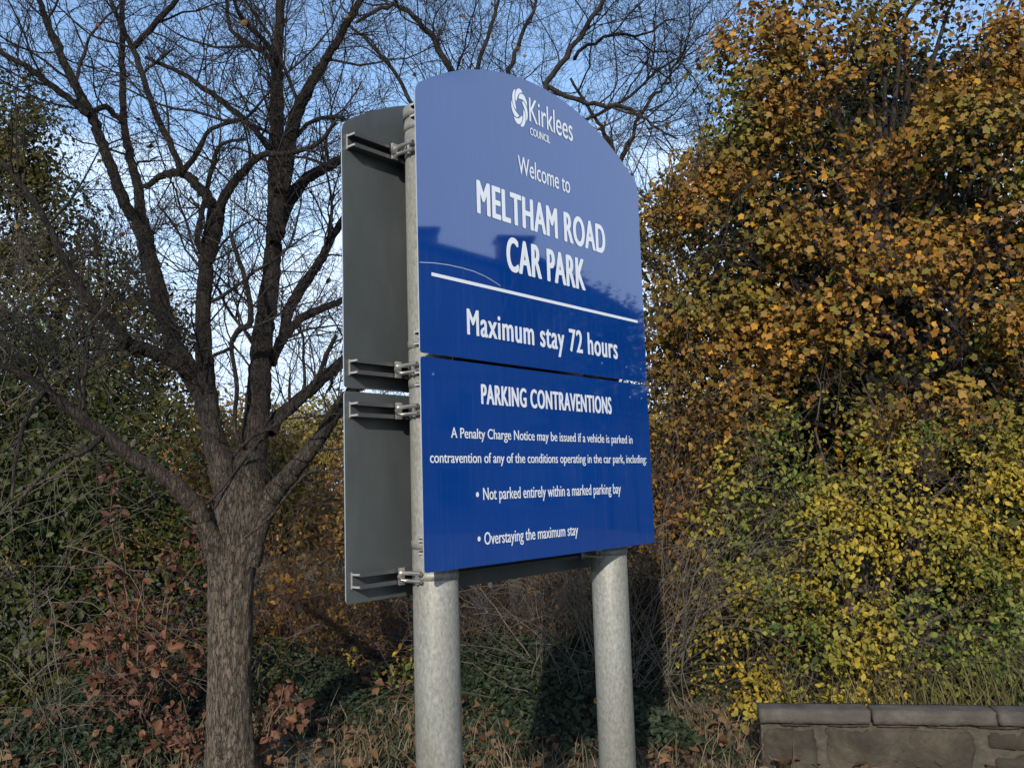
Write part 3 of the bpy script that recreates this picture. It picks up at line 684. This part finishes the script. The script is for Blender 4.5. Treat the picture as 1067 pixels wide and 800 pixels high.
    for P, R in L_:
        seg = np.linalg.norm(np.diff(P, axis=0), axis=1); Ltot = seg.sum(); cs = np.concatenate(([0], np.cumsum(seg)))
        n = int(Ltot/.105)
        for _ in range(n):
            s = g.uniform(.12, 1)*Ltot; i = min(np.searchsorted(cs, s)-1, len(seg)-1); i = max(i, 0)
            q = P[i]+(P[i+1]-P[i])*(s-cs[i])/seg[i]; ax = norm(P[i+1]-P[i])
            if q[2] < 1.9 and g.uniform() < .62: continue
            side = norm(np.cross(ax, g.normal(0, 1, 3))); a = g.uniform(.5, 1.15)
            rr = min(R[i]*.42, g.choice([.004, .0055, .008, .012], p=[.4, .3, .2, .1]))
            grow(Tt, q, ax*math.cos(a)+side*math.sin(a), rr, 30*rr**.78*g.uniform(.8, 1.3), 0, g, tips, .17, .05, (5, 4, 2) if q[2] > 2 else (4, 3), .0012, (6, 4, 3, 3))
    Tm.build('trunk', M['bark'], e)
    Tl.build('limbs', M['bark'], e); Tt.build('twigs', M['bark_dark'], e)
    # a few leaves that still cling, and dark scars on the trunk
    idx = g.choice(len(tips), 90, replace=False); P = np.array([tips[i][0] for i in idx])
    leaves('clinging_leaves', P, g.normal(0, 1, P.shape), .035, CURL, M['maple_brown'], e, base, g)
bare_tree_left()

# ---- a second bare tree standing behind the sign
def bare_tree_behind():
    g = np.random.default_rng(23); D = 8.6; base = at(527, 735, D); base[2] = 0; k = D/F_PX
    e = plant('bare_tree', 'bare fine-twigged tree rising behind the sign, its small dark trunk between the posts', 'tree', base)
    Tl = Tubes(); Tl.off = base; Tt = Tubes(); Tt.off = base; LL = []
    def add(pts, w, dz=(0, 0)):
        m = len(pts); P = [at(x, y, D+dz[0]+(dz[1]-dz[0])*i/(m-1)) for i, (x, y) in enumerate(pts)]
        R = np.interp(np.linspace(0, 1, m), np.linspace(0, 1, len(w)), w)*k/2*.68; P, R = smooth_poly(P, R, 4); P = P+g.normal(0, .015, P.shape); Tl.add(P, R, 8); LL.append((P, R))
    T0 = Tubes(); T0.off = base
    P, R = smooth_poly([[base[0], base[1], -.2], at(527, 720, D), at(525, 690, D), at(528, 660, D), at(522, 620, D), at(520, 560, D), at(524, 480, D), at(530, 400, D)], np.array([26, 22, 19, 18, 17, 16, 15, 14])*k/2, 5)
    T0.add(P, R, 12); T0.build('trunk', M['bark_dark'], e)
    add([(522, 640), (505, 610), (480, 590), (440, 560), (400, 520)], [10, 9, 8, 6, 4], (0, -.4))
    add([(527, 690), (545, 660), (560, 630), (590, 600), (640, 560), (690, 520)], [9, 8, 7, 6, 5, 4], (0, -.6))
    add([(530, 400), (500, 300), (480, 200), (492, 110), (470, 72), (447, 36), (425, 14), (406, 7), (370, 22)], [14, 12, 11, 10, 10, 9, 8, 7, 5], (0, -.4))
    add([(492, 110), (500, 60), (515, 20), (530, -30)], [9, 7, 6, 4], (-.2, .2))
    add([(530, 400), (530, 300), (520, 200), (526, 110), (530, 72), (542, 40), (560, 0), (575, -50)], [14, 12, 11, 10, 8, 7, 5, 4], (0, .5))
    add([(526, 470), (530, 400), (540, 330), (555, 230), (560, 140), (572, 88), (596, 52), (618, 20), (640, -20), (660, -60)], [14, 13, 12, 11, 10, 9, 8, 7, 6, 4], (0, -.5))
    add([(526, 470), (530, 400), (545, 320), (600, 260), (640, 180), (630, 140), (615, 115), (590, 80)], [10, 9, 9, 8, 6, 4], (0, .2))
    add([(572, 92), (610, 108), (650, 112), (680, 130), (705, 145)], [8, 7, 6, 4, 3], (-.2, -.3))
    add([(596, 60), (630, 40), (670, 36), (700, 20)], [6, 5, 4, 3], (-.2, .2))
    add([(640, 180), (660, 140), (680, 100), (700, 80), (712, 40)], [7, 6, 5, 4, 3], (.12, .4))
    add([(560, 140), (640, 110), (690, 70), (715, 60)], [6, 5, 4, 2], (0, .5))
    add([(526, 470), (530, 400), (545, 340), (640, 300), (690, 250), (720, 200), (735, 150)], [8, 7, 6, 4, 3], (.2, .3))
    add([(480, 200), (440, 120), (400, 60), (360, 20)], [8, 7, 6, 4], (-.2, .5))
    tips = []
    for P, R in LL:
        seg = np.linalg.norm(np.diff(P, axis=0), axis=1); Ltot = seg.sum(); cs = np.concatenate(([0], np.cumsum(seg)))
        for _ in range(int(Ltot/.17)):
            s = g.uniform(.2, 1)*Ltot; i = max(min(np.searchsorted(cs, s)-1, len(seg)-1), 0); q = P[i]+(P[i+1]-P[i])*(s-cs[i])/seg[i]; ax = norm(P[i+1]-P[i])
            side = norm(np.cross(ax, g.normal(0, 1, 3))); a = g.uniform(.4, 1.0); rr = g.choice([.005, .007, .009])
            grow(Tt, q, ax*math.cos(a)+side*math.sin(a), rr, g.uniform(.7, 1.5), 0, g, tips, .2, .05, (5, 4, 3), .0014, (4, 3, 3, 3))
    Tl.build('limbs', M['bark_dark'], e); Tt.build('twigs', M['bark_dark'], e)
    tips = [t for t in tips]; idx = g.choice(len(tips), 260, replace=False); P = np.array([tips[i][0] for i in idx])
    leaves('clinging_leaves', P, g.normal(0, 1, P.shape), .045, CURL, M['maple_brown'], e, base, g)
bare_tree_behind()

def leafy(name, label, cat, base, blobs, dens, size, tmpl, mat, seed, spray=(.16, 14), shell=.45, gap=(1.2, -.25), trunk=.09, twmat='twig', twn=8, twL=(.3, .7), back=.5, group=None, leafname='crown', trunk_h=None, flat=.55, r_in=.012, twr=.005, spread=.6, kids=(3, 2), voids=()):
    g = np.random.default_rng(seed); base = np.array(base, float)
    e = plant(name, label, cat, base, group)
    T = Tubes(); T.off = base
    cs = np.array([b[0] for b in blobs]); topc = cs.mean(0)
    h = trunk_h if trunk_h else max(.3, (topc[2]-base[2])*.8)
    tp = []
    n = 8
    for i in range(n+1): t = i/n; tp.append(base+np.array([(topc[0]-base[0])*t*.6+.05*math.sin(t*5+seed), (topc[1]-base[1])*t*.6, h*t-.15*(1-t)]))
    T.add(tp, np.linspace(trunk, trunk*.45, n+1), 10)
    T2 = Tubes(); T2.off = base
    boughs(T2, None, blobs, g, trunk*.4, r_in, tp[3:])
    if twn: twigs_in(T2, blobs, twn, g, twL, twr, kids, spread=spread)
    T.build('trunk', M['bark_dark'], e); T2.build('branches', M[twmat], e)
    P, N = spray_points(blobs, dens, g, spray, shell, gap, seed, back, flat, voids)
    k = P[:, 2] > .02; P = P[k]; N = N[k]
    leaves(leafname, P, N, size, tmpl, mat, e, base, g)
    return e

# ---- big autumn maple on the right
bl = []
D = 7.6
for px, py, dd, rx, ry in [
    (700, 235, .2, 60, 50), (712, 300, .3, 60, 55), (735, 190, .3, 60, 60), (775, 150, .2, 62, 52), (800, 100, .3, 60, 48), (790, 50, .4, 58, 45), (840, 30, .2, 60, 42), (815, -10, .4, 60, 40),
    (830, 150, -.1, 72, 55), (770, 230, -.3, 75, 58), (850, 210, -.4, 78, 50), (820, 285, -.5, 80, 55), (750, 320, -.2, 70, 58), (905, 105, 0, 70, 55), (960, 70, .1, 60, 50), (1020, 60, 0, 60, 60), (1060, 20, .3, 55, 50), (920, 40, .6, 40, 22),
    (935, 170, .35, 60, 40), (1010, 130, -.3, 70, 50), (1060, 160, -.4, 60, 60), (930, 270, -.5, 75, 48), (905, 330, -.6, 80, 50), (985, 265, .5, 60, 55), (1045, 245, -.2, 60, 50), (1050, 320, -.6, 65, 60), (990, 350, -.2, 60, 48),
    (850, 370, -.3, 80, 48), (770, 395, .0, 70, 55), (960, 410, -.5, 70, 50), (1040, 410, -.5, 60, 55), (900, 440, .1, 60, 50), (1100, 200, 0, 70, 90), (1110, 350, 0, 70, 90), (1100, 80, .3, 70, 80), (1150, 270, .6, 70, 120), (1000, -10, .5, 60, 24), (935, 8, .4, 50, 16), (900, -30, .6, 60, 25), (1080, -50, .5, 80, 50), (960, -80, .7, 120, 40)]:
    bl.append(Bp(px, py, D+dd, rx, ry))
b0 = at(960, 700, 8.6); b0[2] = 0
leafy('maple_tree', 'large maple tree in golden brown autumn leaf filling the right side', 'tree', b0, bl, 1150, .060, STAR, M['maple'], 31, spray=(.105, 22), gap=(.6, .05), trunk=.13, twn=9, trunk_h=3.6, shell=.55, back=.35, r_in=.010, twmat='bark_dark',
      voids=[(at(x, y, 7.2), (rx*7.2/F_PX, 1.5, ry*7.2/F_PX)) for x, y, rx, ry in ((940, 92, 55, 24), (1046, 150, 26, 40), (900, 322, 44, 24), (858, 398, 44, 44), (1014, 385, 46, 36), (1005, 215, 30, 22), (835, 205, 26, 18), (770, 265, 26, 16), (880, 170, 22, 20), (730, 345, 26, 14), (965, 300, 30, 14))])

# ---- dark evergreen behind the maple
bl = [Bp(px, py, 10.6, r, r*1.1) for px, py, r in [(760, 260, 65), (850, 200, 95), (950, 150, 90), (1040, 200, 110), (860, 330, 120), (990, 330, 120), (1090, 330, 100), (770, 400, 110), (880, 470, 120), (1000, 470, 120), (760, 540, 110), (880, 600, 120), (1010, 600, 120), (1110, 520, 110), (700, 620, 90), (810, 90, 42), (870, 120, 50), (945, 95, 50), (1040, 90, 60), (780, 180, 50), (905, 60, 26)]]
b0 = at(930, 700, 10.8); b0[2] = 0
leafy('evergreen_tree', 'dark green ivy-covered tree showing through gaps in the golden maple', 'tree', b0, bl, 620, .09, FOLD, M['green_dark'], 37, spray=(.25, 16), gap=(.6, -1.2), trunk=.2, twn=3, shell=.6, back=.2)

# ---- yellow and green shrub in front, lower right
bl = [Bp(px, py, 6.7+dd, rx, ry) for px, py, dd, rx, ry in [
    (800, 500, 0, 60, 55), (770, 570, .1, 60, 60), (850, 450, .1, 60, 50), (905, 490, -.1, 65, 55), (860, 560, -.3, 75, 55), (800, 640, -.2, 70, 60), (950, 560, -.3, 70, 60), (930, 450, .1, 55, 45), (1000, 490, 0, 65, 60), (1050, 540, -.1, 65, 70),
    (880, 650, -.4, 80, 58), (975, 640, -.4, 75, 60), (1055, 640, -.3, 70, 65), (830, 710, -.3, 75, 40), (770, 700, -.1, 40, 50), (910, 710, -.4, 80, 38), (1000, 710, -.4, 80, 40), (830, 735, -.7, 60, 30), (900, 740, -.7, 60, 26), (980, 742, -.7, 60, 24), (1050, 745, -.7, 60, 22), (790, 740, -.6, 30, 40), (1080, 450, 0, 50, 70), (1120, 600, 0, 70, 110)]]
b0 = at(900, 735, 6.9); b0[2] = 0
leafy('yellowing_shrub', 'dense shrub with small yellow and green leaves directly behind the stone wall', 'shrub', b0, bl, 1350, .040, FOLD, M['yellow'], 41, spray=(.085, 18), gap=(.9, -.05), voids=[(at(x, y, 6.5), (rx*6.5/F_PX, .7, ry*6.5/F_PX)) for x, y, rx, ry in ((860, 420, 40, 36), (980, 495, 24, 18), (1040, 565, 26, 16), (800, 545, 22, 16), (900, 590, 22, 14), (845, 690, 30, 16), (1010, 420, 30, 20))], trunk=.05, twn=8, twL=(.3, .6), shell=.6, back=.25, r_in=.008)

# ---- thin brown-leaved tree just right of the sign
bl = [Bp(px, py, 7.4+dd, rx, ry) for px, py, dd, rx, ry in [(690, 215, 0, 30, 40), (700, 300, 0, 45, 55), (720, 370, .1, 55, 55), (700, 440, 0, 50, 55), (730, 500, .1, 50, 55), (705, 570, .2, 45, 50), (745, 430, 0, 50, 60), (690, 360, .3, 40, 50), (740, 600, .2, 40, 45), (650, 480, .4, 60, 60), (600, 560, .8, 60, 40)]]
b0 = at(715, 745, 7.5); b0[2] = 0
leafy('brown_leaved_tree', 'thin twiggy tree with small brown and orange leaves against the right edge of the sign', 'tree', b0, bl, 620, .042, FOLD, M['maple_brown'], 43, spray=(.10, 12), gap=(1.1, -.2), trunk=.04, twmat='twig', twn=26, twL=(.4, .9), shell=.3, back=.8, r_in=.008, spread=.9)

# ---- left side evergreens
bl = [Bp(px, py, 7.6+dd, rx, ry) for px, py, dd, rx, ry in [(20, 430, .2, 80, 70), (90, 400, .5, 60, 60), (60, 500, 0, 90, 70), (140, 470, .3, 60, 60), (10, 580, -.2, 90, 80), (110, 570, .1, 80, 70), (50, 660, -.2, 100, 70), (150, 660, .1, 70, 70), (20, 740, -.4, 100, 60), (120, 740, -.2, 90, 60), (180, 560, .5, 45, 70), (195, 720, .3, 50, 60), (-60, 500, 0, 80, 200), (30, 360, .8, 60, 50)]]
b0 = at(60, 780, 7.8); b0[2] = 0
leafy('holly_bush', 'large dark green evergreen bush filling the lower left corner', 'bush', b0, bl, 800, .055, FOLD, M['green_dark'], 51, spray=(.14, 14), gap=(.9, -.5), trunk=.08, twn=5, shell=.55, back=.25)
bl = [Bp(px, py, 13+dd, rx, ry) for px, py, dd, rx, ry in [(35, 160, 0, 35, 60), (10, 130, .3, 40, 60), (60, 230, 0, 45, 60), (95, 290, -.2, 45, 50), (20, 230, 0, 50, 70), (30, 320, -.4, 60, 70), (110, 350, 0, 55, 60), (160, 340, .4, 40, 50), (70, 400, 0, 90, 60), (-40, 200, 0, 70, 120), (-50, 360, 0, 80, 100), (170, 410, .4, 40, 50), (60, 480, 0, 120, 90), (150, 290, .5, 25, 40)]]
b0 = at(50, 640, 13.2); b0[2] = -.2
leafy('olive_green_tree', 'tall olive green tree rising behind the dark bush at the left edge', 'tree', b0, bl, 620, .085, DIA, M['olive'], 53, spray=(.16, 12), gap=(.7, -.25), trunk=.14, twmat='bark_dark', twn=10, twL=(.5, 1.1), shell=.35, back=.8, twr=.008)

# ---- russet saplings
def sapling(label, px, py, D, blobs, seed, size=.085, dens=60, gap=-.2, nsp=5):
    g = np.random.default_rng(seed); base = at(px, py, D); base[2] = 0; e = plant('russet_sapling', label, 'sapling', base, 'russet-leaved saplings around the bare tree')
    T = Tubes(); T.off = base; P = []; N = []
    for c, r in blobs:
        tips = []; v = c-base; L0 = np.linalg.norm(v); P0 = [base+v*t+g.normal(0, .02, 3)*(t > 0)+np.array([0, 0, .12*math.sin(3.14*t)]) for t in np.linspace(0, 1, 7)]
        T.add(P0, np.linspace(.008, .003, 7), 5)
        for q in range(nsp): grow(T, P0[3+q % 4], norm(g.normal(0, 1, 3)+[0, 0, .3]), .003, max(r)*1.3, 0, g, tips, .25, .04, (3, 2), .0014, (4, 3, 3))
        for t, d in tips:
            for _ in range(int(g.integers(1, 4))): P.append(t+g.normal(0, .03, 3)); N.append(norm(np.array([0, -.6, .5])+g.normal(0, .6, 3)))
    T.build('stems', M['twig_red'], e); leaves('russet_leaves', np.array(P), np.array(N), size, CURL, M['red_leaf'], e, base, g)
sapling('tall russet-leaved sapling between the dark bush and the bare trunk', 140, 790, 5.9, [Bp(115, 540, 5.9, 28, 30), (at(150, 590, 5.8), (.2,)*3), (at(185, 610, 5.9), (.25,)*3), (at(190, 560, 6.0), (.2,)*3), (at(205, 690, 6.0), (.25,)*3), (at(60, 640, 5.9), (.2,)*3), (at(120, 680, 5.8), (.22,)*3), (at(170, 690, 5.9), (.3,)*3), (at(110, 600, 5.9), (.25,)*3), (at(90, 730, 5.7), (.22,)*3), (at(150, 740, 5.8), (.25,)*3), (at(200, 650, 6.1), (.25,)*3)], 61, .052)
sapling('small russet-leaved sapling just right of the foot of the bare tree', 275, 800, 5.4, [(at(295, 725, 5.35), (.10,)*3), (at(280, 752, 5.35), (.10,)*3), (at(305, 745, 5.4), (.08,)*3)], 62, .05, nsp=3)
sapling('small russet-leaved sapling low down just left of the bare trunk', 190, 812, 5.3, [(at(175, 785, 5.25), (.12,)*3), (at(205, 788, 5.3), (.1,)*3), (at(190, 770, 5.3), (.1,)*3)], 63, .05, nsp=3)

# ---- twiggy shrubs
def twiggy(label, base, starts, seed, mat, n, Ln, r, kids, grav=0, up=.06, wob=.2, spread=(.9, .4, 1.0), leafn=0, leafmat=None, name='bare_shrub', cat='shrub', group=None):
    g = np.random.default_rng(seed); base = np.array(base); base[2] = 0; e = plant(name, label, cat, base, group); T = Tubes(); T.off = base; tips = []
    for i in range(n):
        s = np.array(starts[g.integers(len(starts))])+g.normal(0, .06, 3); d = norm(g.normal(0, 1, 3)*np.array([1, .6, .3])*spread[0]+np.array([0, -.1, spread[2]]))
        grow(T, s, d, r*g.uniform(.6, 1.2), g.uniform(*Ln), 0, g, tips, wob, up, kids, .0016, (5, 4, 3, 3), grav=grav)
    T.build('stems', M[mat], e)
    if leafn:
        idx = g.integers(0, len(tips), leafn); P = np.array([tips[i][0] for i in idx])+g.normal(0, .03, (leafn, 3)); leaves('leaves', P, g.normal(0, 1, P.shape)+[0, -.5, .5], .05, FOLD, leafmat, e, base, g)
    return e
gb = lambda x, y, d: (lambda p: np.array([p[0], p[1], 0.0]))(at(x, y, d))
twiggy('arching bare pale-stemmed shrub between and right of the sign posts', gb(640, 740, 6.4), [gb(560, 740, 6.6), gb(640, 740, 6.4), gb(720, 740, 6.3), gb(690, 740, 6.8)], 71, 'twig_pale', 40, (1.1, 1.9), .005, (4, 3), grav=.42, up=.16, wob=.13)
twiggy('bare shrub with a dense tangle of dark twigs behind the sign posts', gb(600, 730, 8), [gb(500, 730, 8), gb(600, 730, 8.1), gb(680, 730, 8), gb(740, 730, 7.8)], 72, 'twig', 150, (1.0, 2.2), .006, (5, 4), grav=.2, up=.12, leafn=900, leafmat=M['maple_brown'])
twiggy('reddish brown twiggy shrub right of the bare trunk', gb(330, 720, 8.4), [gb(300, 715, 8.4), gb(350, 715, 8.5), gb(400, 715, 8.6), gb(280, 715, 8.8)], 73, 'twig_red', 130, (.5, 1.15), .006, (5, 4), grav=.1, up=.1, leafn=3600, leafmat=M['maple_brown'])
twiggy('tangle of pale bare stems hanging at the left edge in front of the dark bush', gb(30, 800, 5.9), [at(-40, 330, 6.2), at(0, 420, 6.0), at(20, 300, 6.3), at(-30, 560, 5.9), at(30, 640, 5.9), gb(0, 800, 5.8), gb(60, 800, 5.9)], 74, 'twig_pale', 44, (.7, 1.6), .0042, (5, 3), grav=.35, up=.1)

# ---- low yellow shrub and grey-green shrub in the middle distance
leafy('low_yellow_shrub', 'low shrub with dull yellow leaves left of the sign post', 'shrub', gb(400, 715, 7.6), [Bp(400, 690, 7.6, 40, 16), Bp(370, 695, 7.7, 25, 14), Bp(435, 690, 7.6, 30, 16)], 420, .05, FOLD, M['yellow'], 81, spray=(.09, 10), trunk=.02, twn=3, back=.4, r_in=.004)
leafy('grey_green_shrub', 'small grey-green shrub close behind the bare trunk', 'shrub', gb(275, 720, 6.8), [Bp(275, 665, 6.8, 28, 28), Bp(265, 700, 6.8, 30, 25), Bp(290, 690, 6.9, 22, 25)], 420, .035, DIA, M['olive'], 82, spray=(.07, 10), trunk=.02, twn=5, back=.5, r_in=.004)
leafy('olive_shrub', 'olive yellow shrub low between the two sign posts', 'shrub', gb(540, 720, 7.8), [Bp(500, 680, 7.8, 30, 35), Bp(560, 690, 7.9, 50, 28), Bp(600, 660, 8.2, 35, 30), Bp(660, 690, 8, 50, 28), Bp(720, 700, 7.8, 40, 28)], 260, .05, FOLD, M['olive'], 83, spray=(.12, 10), trunk=.02, twn=6, back=.4, gap=(1.2, 0), r_in=.004)

# ---- autumn trees in the distance
far = [(215, 22, 'far_orange', 150, 'orange'), (300, 26, 'far_yellow', 140, 'yellow'), (395, 21, 'far_orange', 150, 'orange'), (480, 27, 'far_yellow', 140, ''), (570, 22, 'far_orange', 150, ''), (660, 25, 'far_yellow', 150, ''), (130, 27, 'far_yellow', 150, ''), (40, 24, 'far_orange', 150, ''), (760, 24, 'far_orange', 160, ''), (860, 27, 'far_yellow', 160, ''), (960, 24, 'far_orange', 160, ''), (1060, 26, 'far_yellow', 160, ''), (-40, 28, 'far_orange', 160, '')]
flab = ['rust coloured distant tree seen low between the bare trunk limbs', 'yellowish distant tree just right of the bare trunk', 'rust coloured distant tree against the left edge of the sign', 'yellowish distant tree hidden mostly behind the near sign post', 'rust coloured distant tree seen between the sign posts', 'yellowish distant tree beyond the far sign post', 'yellowish distant tree behind the left branches of the bare tree', 'rust coloured distant tree at the left behind the dark bush', 'rust coloured distant tree behind the thin brown-leaved tree', 'yellowish distant tree behind the middle of the golden maple', 'rust coloured distant tree behind the maple near the right edge', 'yellowish distant tree at the far right behind the maple', 'rust coloured distant tree at the far left edge']
for i, (px, dd, mt, r, _) in enumerate(far):
    gq = np.random.default_rng(200+i); ytop = 388+gq.uniform(-4, 14)
    bl = []
    for _k in range(36):
        rx = gq.uniform(32, 52); bl.append(Bp(px+gq.uniform(-60, 60), gq.uniform(ytop+rx*.8, 655), dd+gq.uniform(-1.5, 1.5), rx, rx*.85))
    b0 = at(px, 640, dd); b0[2] = -1.8
    leafy('autumn_tree', flab[i], 'tree', b0, bl, 110, .15, DIA, M[mt], 300+i, spray=(.35, 12), gap=(.35, -.6), trunk=.16, twn=5, twL=(.8, 1.8), shell=.4, back=.4, group='autumn trees in the distance', twr=.014, twmat='twig_red')

# ---- ivy carpet, grass, fallen leaves
def carpets():
    g = np.random.default_rng(91); off = np.zeros(3)
    n = 80000; X = g.uniform(-5.5, 3.2, n); Y = g.uniform(5.3, 9.0, n)
    hgt = .13+.13*np.sin(X*1.9+1)+.10*np.sin(X*4.1+Y*2)+.14*np.clip((Y-6.2)/1.6, 0, 1)-.12*np.clip((6.1-Y)/.8, 0, 1); Z = g.uniform(.35, 1, n)**.6*hgt
    P = np.stack([X, Y, Z], 1); N = g.normal(0, .5, (n, 3))+[0, -.5, .8]
    o = leaves('ivy_ground_cover', P, N, .042, FOLD, M['ivy'], None, off, g); tag(o, 'dark green ivy carpet spreading along the foot of the trees', 'ivy', kind='stuff')
    # dry grass
    def blades(name, X, Y, Z, H, mat, label, w=.0035, lean=.3):
        n = len(X); a = g.uniform(0, 6.28, n); lx = g.normal(0, lean, n)*H; ly = g.normal(0, lean, n)*H; V = np.zeros((n, 5, 3)); cx = np.cos(a)*w; cy = np.sin(a)*w*.6
        for i, (t, ww) in enumerate(((0, 1), (0, -1), (.55, -.8), (.55, .8), (1, 0))):
            V[:, i, 0] = X+cx*ww+lx*t*t; V[:, i, 1] = Y+cy*ww+ly*t*t; V[:, i, 2] = Z+H*t*(1-.12*t)
        F = np.array([0, 1, 2, 3, 3, 2, 4]); loops = ((np.arange(n)*5)[:, None]+F[None]).ravel()
        o = fast_mesh(name, V.reshape(-1, 3), loops, np.tile([4, 3], n), mat); tag(o, label, 'grass', kind='stuff')
    n = 5200; X = g.uniform(-4, 1.4, n); Y = g.uniform(4.6, 6.3, n); k = pn(np.stack([X, Y, X*0], 1), .8, 9) > -.1
    X = X[k]; Y = Y[k]; blades('dry_grass', X, Y, X*0, g.uniform(.08, .26, len(X))*np.where(g.uniform(0, 1, len(X)) < .06, 1.6, 1), M['grass'], 'dry straw coloured grass along the bottom of the verge', .0028, .4)
    n = 450; X = g.uniform(1.6, 3.4, n)**1.0; Y = g.uniform(5.15, 6.1, n); blades('rank_grass', X, Y, X*0+.05, g.uniform(.22, .5, n)+.12*np.clip(X-2, 0, 1), M['grass_green'], 'olive and straw coloured grass standing behind the stone wall', .0035, .4)
    n = 9000; X = g.uniform(-5, 3, n); Y = g.uniform(4.4, 12, n); P = np.stack([X, Y, g.uniform(.06, .13, n)], 1); o = leaves('fallen_leaves', P, g.normal(0, .3, (n, 3))+[0, 0, 1], .06, CURL, M['litter'], None, off, g)
    tag(o, 'brown fallen leaves scattered over the soil', 'leaves', kind='stuff')
carpets()
# last golden leaves hanging on the arching shrub
g9 = np.random.default_rng(5)
e = plant('twig_with_leaves', 'slender twig with two last golden leaves low behind the far post', 'twig', gb(650, 800, 5.9)); T = Tubes(); T.off = np.array(e.location)
T.add([gb(650, 800, 5.9), at(652, 760, 5.9), at(640, 735, 5.9), at(622, 722, 5.9)], [.004, .003, .002, .0015], 4); T.add([at(652, 760, 5.9), at(668, 742, 5.9), at(682, 733, 5.9)], [.003, .002, .0015], 4); T.build('stem', M['twig'], e)
leaves('golden_leaves', np.array([at(621, 729, 5.88), at(682, 740, 5.88)]), np.array([[.1, -1, .2], [-.2, -1, .2]]), .07, FOLD, M['gold_leaf'], e, np.array(e.location), g9)

# ------------------------------------------------------------------ houses beside the car park (outside the frame, mirrored in the sign's glossy film)
def house(label, x0, x1, y0, y1, eave, ridge, chims, ridge_y=None):
    e = empty('stone_house', ((x0+x1)/2, (y0+y1)/2, 0)); ox, oy = e.location[0], e.location[1]; tag(e, label, 'house', 'stone houses beside the car park')
    hx, hy = (x1-x0)/2, (y1-y0)/2; ry = (ridge_y if ridge_y is not None else (y0+y1)/2)-oy
    st = bpy.data.materials.get('house_stone')
    if not st:
        st, n, b = newmat('house_stone'); v = objvec(n); br = n.nodes.new('ShaderNodeTexBrick'); br.inputs['Scale'].default_value = 2.2; br.inputs['Color1'].default_value = (.05, .042, .034, 1); br.inputs['Color2'].default_value = (.08, .068, .054, 1); br.inputs['Mortar'].default_value = (.09, .08, .065, 1)
        mp_ = n.nodes.new('ShaderNodeMapping'); mp_.inputs['Rotation'].default_value = (math.pi/2, 0, math.pi/2); n.links.new(v, mp_.inputs[0]); n.links.new(mp_.outputs[0], br.inputs[0]); n.links.new(br.outputs[0], b.inputs['Base Color']); b.inputs['Roughness'].default_value = .9
        sl, n, b = plain('roof_slate', (.03, .031, .035), .7); gl, n, b = plain('window_glass', (.02, .025, .03), .08); fr, n, b = plain('dark_window_frame', (.05, .045, .04), .7)
    sl = bpy.data.materials['roof_slate']; gl = bpy.data.materials['window_glass']; fr = bpy.data.materials['dark_window_frame']
    V = [(-hx, -hy, -.3), (hx, -hy, -.3), (hx, hy, -.3), (-hx, hy, -.3), (-hx, -hy, eave), (hx, -hy, eave), (hx, hy, eave), (-hx, hy, eave), (-hx, ry, ridge), (hx, ry, ridge)]
    mesh_obj('wall', V, [(0, 1, 5, 4), (1, 2, 6, 9, 5), (2, 3, 7, 6), (3, 0, 4, 8, 7)], st, e)
    t = .18; V = []; F = []
    for sgn, yy in ((-1, -hy), (1, hy)):
        o = len(V); ye = yy+sgn*.35; ze = eave-(ridge-eave)/abs(yy-ry)*.35
        V += [(-hx-.2, ye, ze+.02), (hx+.2, ye, ze+.02), (hx+.2, ry, ridge+.02), (-hx-.2, ry, ridge+.02), (-hx-.2, ye, ze+.02+t), (hx+.2, ye, ze+.02+t), (hx+.2, ry, ridge+.02+t), (-hx-.2, ry, ridge+.02+t)]
        F += [tuple(o+q for q in f) for f in ((0, 1, 2, 3), (4, 7, 6, 5), (0, 4, 5, 1), (0, 3, 7, 4), (1, 5, 6, 2))]
    rf = mesh_obj('roof', V, F, sl, e)
    for cx_, cy, w, d, z0, z1 in chims:
        V = []; F = []; box(V, F, cx_-ox-w/2, cx_-ox+w/2, cy-oy-d/2, cy-oy+d/2, z0, z1); box(V, F, cx_-ox-w/2-.08, cx_-ox+w/2+.08, cy-oy-d/2-.08, cy-oy+d/2+.08, z1+.002, z1+.14)
        mesh_obj('chimney', V, F, st, rf)
    for wy in np.arange(-hy+1.2, hy-.6, 2.1):
        for wz in (1.0, 3.8):
            V = []; F = []; box(V, F, -hx-.06, -hx-.004, wy-.5, wy+.5, wz, wz+1.4); f = mesh_obj('window', V, F, fr, e)
            V = []; F = []; box(V, F, -hx-.075, -hx-.062, wy-.42, wy+.42, wz+.08, wz+.66); box(V, F, -hx-.075, -hx-.062, wy-.42, wy+.42, wz+.74, wz+1.32); mesh_obj('pane', V, F, gl, f)
house('low stone outbuilding with a plain slate roof and no chimney', 30, 38, 13.7, 24, 4.6, 6.35, [])
house('stone house with a wide end chimney facing the car park, nearer of the pair', 30, 38, -1.0, 8.6, 9.9, 11.0, [(31, 5.5, .9, 1.7, 9.5, 11.4)], 4.4)
house('stone house with a tall middle chimney facing the car park, farther of the pair', 30, 39, 8.65, 13.6, 8.1, 10.4, [(31, 9.4, .9, 1.35, 9.5, 11.15)], 9.6)

leafy('garden_tree', 'round bushy garden tree growing in front of the farther stone house', 'tree', (28.5, 12.0, 0), [((28.5, 10.9, 8.2), (1.0, 1.0, 1.0)), ((28.5, 11.9, 7.6), (1.3, 1.3, 1.3)), ((28.5, 12.9, 7.1), (1.0, 1.0, 1.1)), ((28.5, 13.4, 6.2), (1.0, .9, 1.0)), ((28.5, 12.0, 5.6), (1.5, 1.6, 1.5))],
      90, .20, DIA, M['green_dark'], 401, spray=(.25, 12), gap=(.5, -1.2), trunk=.2, twn=3, back=1, shell=.5)
